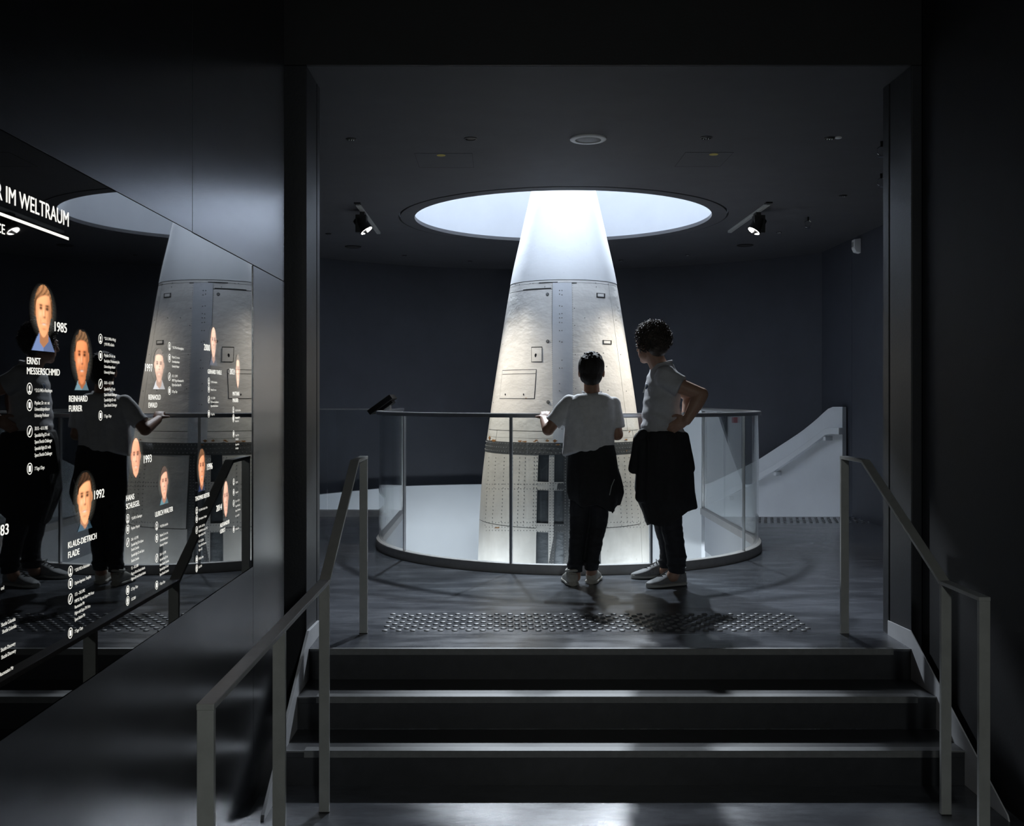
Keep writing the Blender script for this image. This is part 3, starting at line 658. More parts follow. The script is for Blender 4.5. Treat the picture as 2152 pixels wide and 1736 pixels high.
# fire cabinet on the curved wall behind the rocket (seen mirrored in the side glass)
xf = 1.275; yf = YC+math.sqrt(RW**2-(xf-XC)**2)
t = thing('fire_cabinet', 'tall white cabinet with red fire signs on the curved wall behind the rocket', 'cabinet', (xf, yf-.06, -.6))
MB().box(xf-.085, xf+.085, yf-.10, yf+.02, -.6, 1.35).build('body', M['white'], t, bevel=.004)
MB().box(xf-.035, xf+.035, yf-.103, yf-.10, 1.00, 1.10).build('sign', mat('red_sign', (.45, .03, .04), .5), t)
MB().box(xf-.035, xf+.035, yf-.103, yf-.10, .88, .95).build('sign', bpy.data.materials['red_sign'], t)
# ------------------------------------------------------------------ black glass display with backlit print
M['display'] = mat('black_display_glass', (0.004, 0.004, 0.005), 0.012, ior=1.95)
M['print'] = mat('backlit_white_print', (0.01, 0.01, 0.01), 0.012, ior=1.95, emit=(1.0, 0.98, 0.90), estr=.62)
M['print_dim'] = mat('backlit_small_print', (0.01, 0.01, 0.01), 0.012, ior=1.95, emit=(1.0, 0.98, 0.92), estr=.42)
dp = thing('display_panel', 'long black glass display with backlit portraits and white lettering on the metal wall', 'display', (XL, 2.4, PZ0))
for y0, y1, x in ((PY0, PYM-.0012, XL-.001), (PYM+.0012, PY1, XL-.0035)):
    MB().box(XL-.019, x, y0, y1, PZ0, PZ1).build('glass_pane', M['display'], dp)
def wp(px, py):                       # pixel on the display -> (y along the wall, z)
    d = -XL*F/(CX-px); return d, HC-(py-CY)/F*d
def xface(y): return (XL-.001 if y < PYM else XL-.0035)
def text_mesh(body):
    cu = bpy.data.curves.new('t', 'FONT'); cu.body = body; cu.size = 1.0; cu.resolution_u = 3
    o = bpy.data.objects.new('t', cu); COL.objects.link(o)
    dg = bpy.context.evaluated_depsgraph_get(); me = bpy.data.meshes.new_from_object(o.evaluated_get(dg))
    vs = np.array([v.co[:2] for v in me.vertices]).reshape(-1, 2); fs = [tuple(p.vertices) for p in me.polygons]
    bpy.data.objects.remove(o); bpy.data.curves.remove(cu); bpy.data.meshes.remove(me); return vs, fs
CAP = .729
def lettering(lines, cap, name, m='print', cond=.60, width=None, dx=.0006):
    """lines = [(text, px, py)] baseline-left pixels; one mesh per block"""
    mb = MB()
    for tx, px, py in lines:
        vs, fs = text_mesh(tx)
        if not len(vs): continue
        y0, z0 = wp(px, py); k = cap/CAP; sx = k*cond
        if width: sx = (wp(width, py)[0]-y0)/vs[:, 0].max()
        mb.add([(xface(y0)+dx, y0+a*sx, z0+b*k) for a, b in vs], fs)
        if m == 'print' and cap > .012: mb.add([(xface(y0)+dx+.0001, y0+(a+.022)*sx, z0+(b+.004)*k) for a, b in vs], fs)
    me = bpy.data.meshes.new(name); me.from_pydata(mb.v, [], mb.f); me.materials.append(M[m]); o = bpy.data.objects.new(name, me); COL.objects.link(o); attach(o, dp)
    return o
def A1(x, y): return (x/3.2143, 360+y/3.2143)        # from the two close-up views of the display
def A2(x, y): return (x/2.893, 860+y/2.893)
def icon(px, py, r, kind, m='print'):
    """outlined round badge with a small pictogram"""
    y0, z0 = wp(px, py); x = xface(y0)+.0006; mb = MB(); n_ = 24
    ring = lambda q: [(x, y0+q*math.cos(2*PI*i/n_), z0+q*math.sin(2*PI*i/n_)) for i in range(n_)]
    mb.loft([ring(r), ring(r*.86)], cap=False)
    def poly(pts): mb.add([(x, y0+a*r, z0+b*r) for a, b in pts], [tuple(range(len(pts)))])
    if kind == 'person':
        poly([(.27*math.cos(t), .2+.36*math.sin(t)) for t in (2*PI*i/12 for i in range(12))]); poly([(-.1, -.1), (.1, -.1), (.12, -.35), (.5, -.5), (.42, -.68), (-.42, -.68), (-.5, -.5), (-.12, -.35)])
    elif kind == 'book': poly([(-.36, .5), (.36, .5), (.36, -.48), (-.2, -.48), (-.36, -.35)])
    elif kind == 'rocket': poly([(-.5, -.55), (-.12, -.5), (.42, .30), (.45, .62), (.10, .45), (-.45, -.25)])
    elif kind == 'days': poly([(-.42, .52), (.42, .52), (.42, -.52), (-.42, -.52)])
    elif kind == 'helmet':
        poly([(.42*math.cos(t), .12+.5*math.sin(t)) for t in (2*PI*i/14 for i in range(14))]); poly([(-.5, -.62), (.5, -.62), (.36, -.36), (-.36, -.36)])
    me = bpy.data.meshes.new('pictogram'); me.from_pydata(mb.v, [], mb.f); me.materials.append(M[m]); o = bpy.data.objects.new('pictogram', me); COL.objects.link(o); attach(o, dp)
# title
tz = wp(145, 481)
lettering([('R IM WELTRAUM', -9, 416)], .0345, 'title_lettering', width=144.5)
mb = MB(); ya, za = wp(-90, 400); yb, zb_ = wp(145, 499)
zc_ = wp(0, 449)[1]
mb.add([(XL-.0004, y, z) for y, z in ((1.7, zc_-.0032), (yb, zc_-.0032), (yb, zc_+.0032), (1.7, zc_+.0032))], [(0, 1, 2, 3)]); mb.build('title_rule', M['print'], dp)
lettering([('CE', -8, 487)], .0205, 'subtitle_lettering', width=10.5)
# names and years
for tx, c_, cap, wx in (('1985', A1(361, 1078), .0225, A1(452, 0)[0]), ('ERNST', A1(182, 1301), .0152, A1(275, 0)[0]), ('MESSERSCHMID', A1(182, 1370), .0152, A1(405, 0)[0]),
        ('REINHARD', A1(466, 1557), .0150, A1(592, 0)[0]), ('FURRER', A1(466, 1624), .0150, A1(556, 0)[0]), ('1997', A1(976, 1350), .0225, A1(1031, 0)[0]),
        ('REINHOLD', A1(1003, 1543), .0152, A1(1086, 0)[0]), ('EWALD', A1(1003, 1597), .0152, A1(1062, 0)[0]), ('2000', A1(1383, 1208), .0225, A1(1424, 0)[0]),
        ('GERHARD THIELE', A1(1409, 1366), .0152, A1(1502, 0)[0]), ('2021', A1(1556, 1370), .0215, A1(1592, 0)[0]), ('MATTHIAS', A1(1577, 1515), .0152, A1(1622, 0)[0]), ('MAURER', A1(1577, 1560), .0152, A1(1615, 0)[0]),
        ('1993', A2(870, 330), .0225, A2(922, 0)[0]), ('HANS', A2(767, 560), .0155, A2(817, 0)[0]), ('SCHLEGEL', A2(767, 610), .0155, A2(850, 0)[0]),
        ('1992', A2(567, 551), .0225, A2(635, 0)[0]), ('KLAUS-DIETRICH', A2(414, 848), .0152, A2(588, 0)[0]), ('FLADE', A2(414, 908), .0152, A2(484, 0)[0]),
        ('ULRICH WALTER', A2(944, 657), .0152, A2(1052, 0)[0]), ('1996', A2(1260, 372), .0225, A2(1297, 0)[0]), ('THOMAS REITER', A2(1193, 560), .0152, A2(1279, 0)[0]),
        ('2014', A2(1320, 624), .0225, A2(1354, 0)[0]), ('ALEXANDER', A2(1343, 720), .0145, A2(1400, 0)[0]), ('GERST', A2(1343, 758), .0145, A2(1374, 0)[0]), ('83', A2(2, 772), .0225, A2(53, 0)[0])):
    lettering([(tx, *c_)], cap, 'year_lettering' if tx[0].isdigit() else 'name_lettering', width=wx)
# short biographies: (view, badge x, text x, [(badge y, kind, [(line y, text)...])...])
U, Pn, D1 = 'Universitätsprofessor', 'Physiker, Dr. rer. nat.', ['30.10. – 6.11.1985', 'Spacelab-Flug D1 mit', 'Space Shuttle Challenger', 'Spacelab flight D1 with', 'Space Shuttle Challenger']
bios = [(A1, 202, 236, .0125, [(1468, 'person', [(1485, '* 21.5.1945 in Reutlingen')]), (1580, 'book', [(1570, Pn), (1612, U), (1655, 'University Professor')])]),
    (A2, 183, 213, .0125, [(135, 'rocket', list(zip((122, 163, 203, 243, 284), D1))), (362, 'days', [(366, '7 Tage / Days')])]),
    (A1, 681, 706, .0125, [(1132, 'person', [(1132, '* 25.11.1940 in Wörgl'), (1170, '† 9.9.1995 in Berlin')]), (1246, 'book', [(1246, Pn), (1284, 'Berufspilot / Professional pilot'), (1322, U), (1360, 'University Professor')]),
        (1436, 'rocket', list(zip((1432, 1474, 1512, 1548, 1584), D1))), (1650, 'days', [(1658, '7 Tage / Days')])]),
    (A1, 1146, 1163, .0125, [(1182, 'person', [(1190, '* 18.12.1956 in Mönchengladbach')]), (1262, 'book', [(1256, Pn), (1286, U), (1318, 'University Professor')]),
        (1387, 'rocket', [(1384, '10.2. – 2.3.1997'), (1414, "MIR'97, Flug zur Raumstation Mir"), (1444, 'Flight to Space Station Mir')]), (1482, 'days', [(1490, '20 Tage / Days')])]),
    (A1, 1417, 1430, .0115, [(1418, 'person', [(1424, '* 2.9.1953 in Heidenheim')]), (1470, 'book', [(1476, Pn)]), (1542, 'rocket', [(1532, '11.2. – 22.2.2000'), (1560, 'STS-99 with Shuttle Endeavour'), (1586, 'Flight with Shuttle Endeavour')]), (1638, 'days', [(1642, '11 Tage / Days')])]),
    (A1, 1582, 1594, .0115, [(1612, 'person', [(1616, '* 18.3.1970 in St. Wendel')]), (1672, 'book', [(1664, 'Materialwissenschaftler'), (1688, 'Material scientist')])]),
    (A2, 1425, 1437, .0115, [(50, 'rocket', [(52, 'Raumstation ISS')]), (150, 'days', [(158, 'Flug zur ISS mit'), (182, 'Crew Dragon'), (215, 'Flight to ISS with'), (238, 'Crew Dragon')])]),
    (A2, 778, 799, .0125, [(666, 'person', [(668, '* 3.8.1951 in Überlingen')]), (730, 'book', [(728, 'Physiker / Physicist')]),
        (810, 'rocket', [(795, '26.4. – 6.5.1993'), (828, 'Spacelab-Flug D2 mit Space'), (858, 'Shuttle Columbia'), (892, 'Spacelab flight D2 with Space'), (926, 'Shuttle Columbia'), (970, '7.2. – 20.2.2008'), (1004, 'Flug zur ISS mit Shuttle Atlantis'), (1036, 'Flight to ISS with Shuttle Atlantis')]),
        (1101, 'days', [(1098, '22 Tage / Days')]), (1166, 'helmet', [(1160, '13.2.2008')])]),
    (A2, 430, 456, .0125, [(985, 'person', [(984, '* 23.8.1952 in Büdesheim')]), (1060, 'book', [(1062, 'Diplom-Ingenieur, Testpilot')]),
        (1154, 'rocket', [(1132, '17.3. – 24.3.1992'), (1172, "MIR'92, Flug mit Sojus-TM 14 zur"), (1208, 'Raumstation Mir'), (1246, 'Flight with Sojus-TM 14 to'), (1284, 'Space Station Mir')]), (1361, 'days', [(1357, '7 Tage / Days')])]),
    (A2, 954, 973, .0125, [(710, 'person', [(716, '* 9.2.1954 in Iserlohn')]), (784, 'book', [(770, Pn), (800, U), (830, 'University Professor')]),
        (905, 'rocket', [(886, '26.4. – 6.5.1993'), (918, 'Spacelab-Flug D2 mit'), (948, 'Space Shuttle Columbia'), (978, 'Spacelab flight D2 with'), (1008, 'Space Shuttle Columbia')]), (1070, 'days', [(1065, '9 Tage / Days')])]),
    (A2, 1202, 1214, .0120, [(617, 'person', [(616, '* 23.5.1958 in Frankfurt / Main')]), (668, 'book', [(668, 'Diplom-Ingenieur, Testpilot')]),
        (735, 'rocket', [(718, '3.9.1995 – 29.2.1996'), (744, 'EUROMIR 95 mit Sojus-TM 22'), (770, 'Flight with Sojus-TM 22'), (806, '4.7. – 22.12.2006'), (832, 'Flug zur ISS mit Discovery'), (858, 'Flight to ISS')]), (913, 'days', [(910, '350 Tage / Days')]), (968, 'helmet', [(962, '20.10.1995')])]),
    (A2, 1426, 1437, .0115, [(442, 'person', [(446, '* 3.5.1976')]), (505, 'book', [(506, 'Geophysiker')]), (572, 'rocket', [(560, '28.5. – 10.11.2014'), (590, 'Flug zur ISS mit Sojus'), (618, 'Flight to ISS with Sojus'), (650, '6.6. – 20.12.2018')]), (730, 'days', [(730, '363 Tage / Days')])])]
for fn, bx_, tx_, cap, rows in bios:
    ls = []
    for by, kind, tl in rows:
        icon(*fn(bx_, by), .0125, kind)
        ls += [(s_, *fn(tx_, y_+6)) for y_, s_ in tl]
    lettering(ls, cap*.62, 'biography_lettering', 'print', .80)
for tx, px, py, wx in (('und', -26, 1241, 9), ('Shuttle Columbia', -80, 1344, 33), ('Shuttle Columbia', -80, 1358, 35), ('Shuttle Discovery', -85, 1395, 33), ('Shuttle Discovery', -85, 1410, 34), ('Raumstation Mir', -85, 1448, 29)):
    y0, z0 = wp(wx, {1241: 1238, 1344: 1304, 1358: 1318, 1395: 1355, 1410: 1370, 1448: 1406}[py])
    vs, fs = text_mesh(tx); k = .0078/CAP; sx = k*.80
    me = bpy.data.meshes.new('biography_lettering'); me.from_pydata([(XL-.0004, y0+(a-vs[:, 0].max())*sx, z0+b*k) for a, b in vs], [], fs); me.materials.append(M['print'])
    o = bpy.data.objects.new('biography_lettering', me); COL.objects.link(o); attach(o, dp)
# portraits: flat backlit prints, colours of the print carried by the mesh
def attr_emit(name, strength, alpha=False):
    m = bpy.data.materials.new(name); m.use_nodes = True; nt = m.node_tree; b = nt.nodes['Principled BSDF']
    b.inputs['Base Color'].default_value = (.008, .008, .008, 1); b.inputs['Roughness'].default_value = .012; b.inputs['IOR'].default_value = 1.95
    a = nt.nodes.new('ShaderNodeVertexColor'); a.layer_name = 'print'; nt.links.new(a.outputs[0], b.inputs['Emission Color']); b.inputs['Emission Strength'].default_value = strength
    return m
M['portrait'] = attr_emit('portrait_print', .85)
def sm(a, b, x): t = np.clip((x-a)/(b-a), 0, 1); return t*t*(3-2*t)
def portrait(fn, x0, x1, ytop, ychin, ybot, skin_c, hair_c, hair='short', collar=None, beard=0.0, turn=0.0, smile=1.0):
    """face box in close-up pixels; ybot = lower end of the print"""
    pc = fn((x0+x1)/2, (ytop+ychin)/2); yc_, zc2 = wp(*pc); hw = (wp(fn(x1, 0)[0], pc[1])[0]-wp(fn(x0, 0)[0], pc[1])[0])/2
    hz = (ychin-ytop)/2/(3.2143 if fn is A1 else 2.893)*yc_/F; vb = -1-(ybot-ychin)/max(1, (ychin-ytop)/2)
    nu, nv = 56, 84; us = np.linspace(-1.9, 1.9, nu); vs_ = np.linspace(vb-.02, 1.12, nv); u, v = np.meshgrid(us, vs_)
    col = np.zeros((nv, nu, 3)); al = np.zeros((nv, nu))
    sk = np.array(lin(*skin_c)); hc = np.array(lin(*hair_c)); rs = np.random.RandomState(int(x0))
    # hair mass behind
    hair_r = np.sqrt((u/.99)**2+((v-.24)/.80)**2); hairm = 1-sm(.93, 1.02, hair_r+.05*np.sin(u*9+v*7)*(hair == 'curly'))
    if hair == 'long': hairm = np.maximum(hairm, (1-sm(.95, 1.05, np.abs(u)/1.0))*(v > -.25)*(v < .4))
    if hair == 'bald': hairm = hairm*0
    tex = (.30+.75*np.abs(np.sin(u*7+3*np.sin(v*5)))+.35*rs.rand(nv, nu))*(.45+.75*sm(.2, 1.0, v))
    col += hairm[..., None]*(hc*tex[..., None]); al = np.maximum(al, hairm)
    # neck, collar
    if collar is not None:
        cc = np.array(lin(*collar)); sh_ = (v < -.86)*(np.abs(u) < .55+(-.86-v)*1.1)*1.0
        col = col*(1-sh_[..., None])+sh_[..., None]*cc*(.45+.3*(u[..., None] < 0)); al = np.maximum(al, sh_)
    nk = (v < -.55)*(np.abs(u-turn*.2) < .52+.12*(v+.8))*(v > max(vb, -1.42)+np.abs(u)*.5)*1.0
    col = col*(1-nk[..., None])+nk[..., None]*sk*.40; al = np.maximum(al, nk)
    # face
    w_ = np.where(v > 0, .86, .86-.26*np.clip(-v, 0, 1)**2); fr = np.sqrt((u/w_)**2+((v+.04)/.97)**2); fm = 1-sm(.95, 1.03, fr)
    line_ = {'short': .66, 'long': .60, 'curly': .64, 'part': .62, 'bald': 2.0}[hair]
    top = 1-sm(line_-.05, line_+.05, v+.18*u*u-.14*u*(hair in ('long', 'part'))); fm = fm*top
    lit = .72+.34*(1-(u*.9+.25)**2)+.10*v
    face = sk*lit[..., None]
    g_ = lambda cx, cy, sx, sy: np.exp(-((u-cx)/sx)**2-((v-cy)/sy)**2)
    t_ = turn*.16; sh2 = np.zeros_like(u)
    for e in (-.34, .34):
        sh2 += .95*g_(e+t_, .10, .14, .055)+.75*g_(e+t_, .225, .20, .04)+.3*g_(e+t_, .15, .22, .10)
    sh2 += .65*g_(t_+.03, -.23, .15, .045)+.40*g_(t_+.13, -.03, .06, .22)+.35*g_(t_, -.68, .22, .045)+.3*g_(t_-.36, -.36, .05, .14)+.3*g_(t_+.36, -.36, .05, .14)
    sh2 += .55*g_(t_, -.475, .30, .035)+.45*g_(.72, -.15, .26, .7)+.25*g_(-.78, -.2, .16, .6)
    face = face*(1-np.clip(sh2, 0, .9))[..., None]
    if smile: face = face*(1-.75*g_(t_, -.50, .2, .035))[..., None]+(.75*g_(t_, -.50, .2, .035))[..., None]*np.array(lin(235, 225, 210))*.8
    face += (.10*g_(t_-.03, -.06, .07, .16)+.08*g_(-.4+t_, -.12, .18, .13))[..., None]
    if beard:
        bm_ = np.clip((sm(-.30, -.55, v)*(.6+.8*np.abs(u)))+.8*g_(t_, -.36, .34, .07), 0, 1)*beard*(1-g_(t_, -.50, .2, .05)); face = face*(1-bm_[..., None])+bm_[..., None]*hc*.5
    col = col*(1-fm[..., None])+fm[..., None]*face; al = np.maximum(al, fm)
    for e in (-1, 1):                                  # ears
        er = 1-sm(.8, 1.1, np.sqrt(((u-e*.88)/.12)**2+((v-.02)/.2)**2)); er = er*(1-fm)*(hair != 'long'); col = col*(1-er[..., None])+er[..., None]*sk*.55; al = np.maximum(al, er)
    px_ = [(xface(yc_)+.0008, yc_+a*hw, zc2+b*hz) for b in vs_ for a in us]; fs = []
    for j in range(nv-1):
        for i in range(nu-1):
            if al[j, i]+al[j+1, i]+al[j, i+1]+al[j+1, i+1] > 2.0: a = j*nu+i; fs.append((a, a+1, a+nu+1, a+nu))
    used = sorted({i for f in fs for i in f}); mp = {k: i for i, k in enumerate(used)}
    me = bpy.data.meshes.new('portrait'); me.from_pydata([px_[i] for i in used], [], [tuple(mp[i] for i in f) for f in fs])
    ca = me.color_attributes.new('print', 'FLOAT_COLOR', 'POINT'); flat = col.reshape(-1, 3)[used]
    ca.data.foreach_set('color', np.concatenate([np.clip(flat, 0, 1), np.ones((len(used), 1))], 1).ravel())
    me.materials.append(M['portrait']); me.polygons.foreach_set('use_smooth', [True]*len(me.polygons))
    o = bpy.data.objects.new('portrait', me); COL.objects.link(o); attach(o, dp)
    # halo of fine printed lines around the head
    mb = MB(); ca_v = []; nl = 46
    for k in range(nl):
        b = -1.0+2.05*k/(nl-1); z = zc2+b*hz; ext = 1.55*math.sqrt(max(0, 1-((b-.0)/1.12)**2)); q = 10
        for i in range(q):
            a0, a1 = -ext+2*ext*i/q, -ext+2*ext*(i+1)/q; i0 = len(mb.v); mb.add([(xface(yc_)+.0004, yc_+a*hw, z+dz) for a, dz in ((a0, -hz*.008), (a1, -hz*.008), (a1, hz*.008), (a0, hz*.008))], [(0, 1, 2, 3)])
            for a in (a0, a1, a1, a0): ca_v.append(max(0, 1-math.sqrt((a/1.5)**2+(b/1.12)**2))**1.2*.5)
    me = bpy.data.meshes.new('portrait_halo'); me.from_pydata(mb.v, [], mb.f); ca = me.color_attributes.new('print', 'FLOAT_COLOR', 'POINT')
    ca.data.foreach_set('color', np.array([[c*.95, c*.9, c*.75, 1] for c in ca_v]).ravel()); me.materials.append(M['portrait'])
    h = bpy.data.objects.new('halo_lines', me); COL.objects.link(h); attach(h, o)
SKN, SKN2, PALE = (240, 165, 115), (228, 140, 90), (225, 175, 150)
portrait(A1, 234, 356, 770, 1122, 1212, SKN, (150, 105, 70), 'long', (120, 140, 185), turn=.3)
portrait(A1, 503, 605, 1078, 1440, 1475, SKN2, (110, 80, 55), 'curly', (120, 150, 160), beard=.35)
portrait(A1, 1040, 1112, 1200, 1425, 1470, PALE, (70, 60, 55), 'short', (200, 200, 205), beard=.4, turn=-.2)
portrait(A1, 1427, 1469, 1045, 1255, 1310, PALE, (120, 110, 105), 'bald', (70, 75, 90))
portrait(A1, 1598, 1626, 1238, 1455, 1470, PALE, (90, 80, 70), 'short', None)
portrait(A2, 795, 858, 165, 412, 420, (235, 160, 125), (100, 80, 60), 'bald', None)
portrait(A2, 470, 566, 385, 700, 730, SKN, (60, 42, 30), 'part', (60, 85, 100), turn=-.4)
portrait(A2, 974, 1024, 348, 545, 575, (232, 165, 135), (70, 50, 40), 'part', (95, 135, 145), turn=.2)
portrait(A2, 1211, 1253, 242, 465, 495, (225, 150, 110), (110, 75, 50), 'part', (40, 50, 80))
portrait(A2, 1361, 1395, 428, 650, 660, (225, 165, 140), (130, 100, 80), 'bald', None)
# ------------------------------------------------------------------ two people at the balustrade
M['skin_boy'] = mat('skin_tan', (0.36, 0.20, 0.135), 0.5, 0, .08, 30, .05, 200)
M['skin_man'] = mat('skin_fair', (0.42, 0.25, 0.18), 0.5, 0, .08, 30, .05, 200)
for k in ('skin_boy', 'skin_man'):
    b = M[k].node_tree.nodes['Principled BSDF']; b.inputs['Subsurface Weight'].default_value = .15; b.inputs['Subsurface Radius'].default_value = (.02, .008, .005); b.inputs['Subsurface Scale'].default_value = .4
M['shirt_boy'] = mat('pale_grey_cotton', (0.72, 0.72, 0.735), 0.85, 0, .10, 25, .25, 45)
M['shirt_man'] = mat('grey_cotton', (0.50, 0.505, 0.53), 0.85, 0, .08, 25, .2, 45)
M['cloth_black'] = mat('black_fleece', (0.016, 0.016, 0.018), 0.85, 0, .2, 30, .25, 60)
M['trouser'] = mat('black_trousers', (0.020, 0.021, 0.026), 0.8, 0, .2, 30, .25, 50)
M['denim'] = mat('dark_trousers', (0.020, 0.021, 0.028), 0.8, 0, .2, 30, .25, 60)
M['hair_boy'] = mat('dark_brown_hair', (0.016, 0.012, 0.010), 0.7, 0, .4, 60, .6, 160, stretch=(1, 1, .3))
M['hair_man'] = mat('greying_curly_hair', (0.060, 0.047, 0.040), 0.55, 0, .8, 26)
M['shoe_w'] = mat('white_leather', (0.50, 0.48, 0.44), 0.55, 0, .12, 30, .1, 80)
M['sole_w'] = mat('off_white_rubber', (0.46, 0.44, 0.40), 0.6, 0, .12, 30)
M['shoe_g'] = mat('grey_knit', (0.22, 0.22, 0.23), 0.75, 0, .2, 60, .3, 260)
M['sole_g'] = mat('pale_rubber', (0.45, 0.45, 0.44), 0.6)
M['lace'] = mat('dark_lace', (0.02, 0.02, 0.022), 0.8)
M['eye'] = mat('eye_white', (0.6, 0.6, 0.58), 0.2)
def remesh(mb, voxel, smooth_it=6, fold=None):
    me = bpy.data.meshes.new('tmp'); me.from_pydata(mb.v, [], mb.f)
    bm = bmesh.new(); bm.from_mesh(me); bmesh.ops.recalc_face_normals(bm, faces=bm.faces); bm.to_mesh(me); bm.free()
    o = bpy.data.objects.new('tmp', me); COL.objects.link(o)
    r = o.modifiers.new('r', 'REMESH'); r.mode = 'VOXEL'; r.voxel_size = voxel
    if smooth_it: q = o.modifiers.new('s', 'SMOOTH'); q.iterations = smooth_it; q.factor = .5
    bpy.context.view_layer.update()
    dg = bpy.context.evaluated_depsgraph_get(); out_ = bpy.data.meshes.new_from_object(o.evaluated_get(dg))
    bpy.data.objects.remove(o); bpy.data.meshes.remove(me)
    if fold:
        n_ = len(out_.vertices); co = np.empty(n_*3); out_.vertices.foreach_get('co', co); co = co.reshape(-1, 3); no = np.empty(n_*3); out_.vertices.foreach_get('normal', no); no = no.reshape(-1, 3)
        co += no*np.array([fold(Vector(c), Vector(k)) for c, k in zip(co, no)])[:, None]; out_.vertices.foreach_set('co', co.ravel())
    out_.name = 'mesh'
    return out_
def dress(me, name, m, parent, sub=False):
    me.materials.clear(); return finish(me, name, m, parent, smooth=True)
def ring(c, hx, hy, yaw=0.0, tilt=0.0, k=0, amp=0.0, ph=0.0, n=36, pw=2.4, hem=None):
    """horizontal oval around c (world); tilt lifts z along x; amp*cos(k*a) makes folds"""
    out_ = []
    for i in range(n):
        a = 2*PI*i/n; ca, sa = math.cos(a), math.sin(a); q = (abs(ca)**pw+abs(sa)**pw)**(-1/pw)
        q *= 1+amp*math.cos(k*a+ph); x, y = hx*ca*q, hy*sa*q
        X = x*math.cos(yaw)-y*math.sin(yaw); Y = x*math.sin(yaw)+y*math.cos(yaw)
        out_.append(Vector((c.x+X, c.y+Y, c.z+tilt*X+(hem(a) if hem else 0))))
    return out_
def pring(xl, xr, py, d, hy, **kw):
    c = P((xl+xr)/2, py, d); return ring(c, (xr-xl)/2/F*d, hy, **kw)
def head(mb, c, f, h, neck_to, neck_r):
    """head of height h, centre c, face direction f"""
    f = Vector(f).normalized(); up = Vector((0, 0, 1)); r = f.cross(up).normalized(); u = r.cross(f); s = h/.235
    mb.ell(c+u*.022*s-f*.008*s, .074*s, .096*s, .094*s, r, f, u)
    mb.ell(c-u*.045*s+f*.026*s, .056*s, .066*s, .066*s, r, f, u); mb.ell(c-u*.088*s+f*.062*s, .026*s, .024*s, .022*s, r, f, u)
    mb.ell(c+u*.004*s+f*.052*s, .060*s, .036*s, .05*s, r, f, u)
    mb.tcap(c+u*.012*s+f*.086*s, c-u*.024*s+f*.104*s, .009*s, .014*s, 10, 4)               # nose
    mb.ell(c-u*.056*s+f*.083*s, .024*s, .010*s, .010*s, r, f, u, 12, 8)                     # lips
    mb.ell(c+u*.026*s+f*.080*s, .050*s, .014*s, .010*s, r, f, u, 12, 8)                     # brow
    for sg in (-1, 1):
        mb.ell(c+r*sg*.077*s-u*.008*s-f*.010*s, .010*s, .019*s, .031*s, (r*.8-f*.5*sg*sg).normalized(), f, u, 12, 8)
    mb.tcap(c-u*.05*s-f*.012*s, neck_to, neck_r*.96, neck_r*1.06)
    return f, r, u, s
def eyes(c, f, r, u, s, parent):
    for sg in (-1, 1): MB().ell(c+r*sg*.031*s+u*.004*s+f*.083*s, .013*s, .008*s, .008*s, r, f, u, 12, 8).build('eye', M['eye'], parent, smooth=True)
def hand(mb, w, fdir, pn, s=1.0, curl=.9, thumb=1, spread=.10):
    """w wrist, fdir along the fingers, pn palm normal (fingers curl towards it)"""
    f = Vector(fdir).normalized(); pn = Vector(pn); pn = (pn-f*pn.dot(f)).normalized(); r = f.cross(pn)
    mb.ell(w+f*.045*s, .040*s, .052*s, .016*s, r, f, pn, 16, 10)
    for i, (L, off) in enumerate(((.066, -.029), (.076, -.010), (.071, .010), (.055, .028))):
        p = w+f*(.080-.004*abs(i-1.2))*s+r*off*s; d = (f+r*off*spread*30*.1).normalized(); ang = 0.0; rad = .0092*s
        for seg, k in ((.45, .3), (.32, .85), (.26, .8)):
            ang += curl*k; dd = d*math.cos(ang)+pn*math.sin(ang); q = p+dd*L*seg*s; mb.tcap(p, q, rad, rad*.92, 10, 3); p = q; rad *= .92
    p = w+f*.020*s+r*thumb*.030*s; d1 = (f*.6+r*thumb*.75+pn*.35).normalized(); q = p+d1*.038*s; mb.tcap(p, q, .013*s, .0105*s, 10, 3)
    d2 = (f*.85+r*thumb*.30+pn*.5).normalized(); mb.tcap(q, q+d2*.03*s, .0105*s, .009*s, 10, 3)
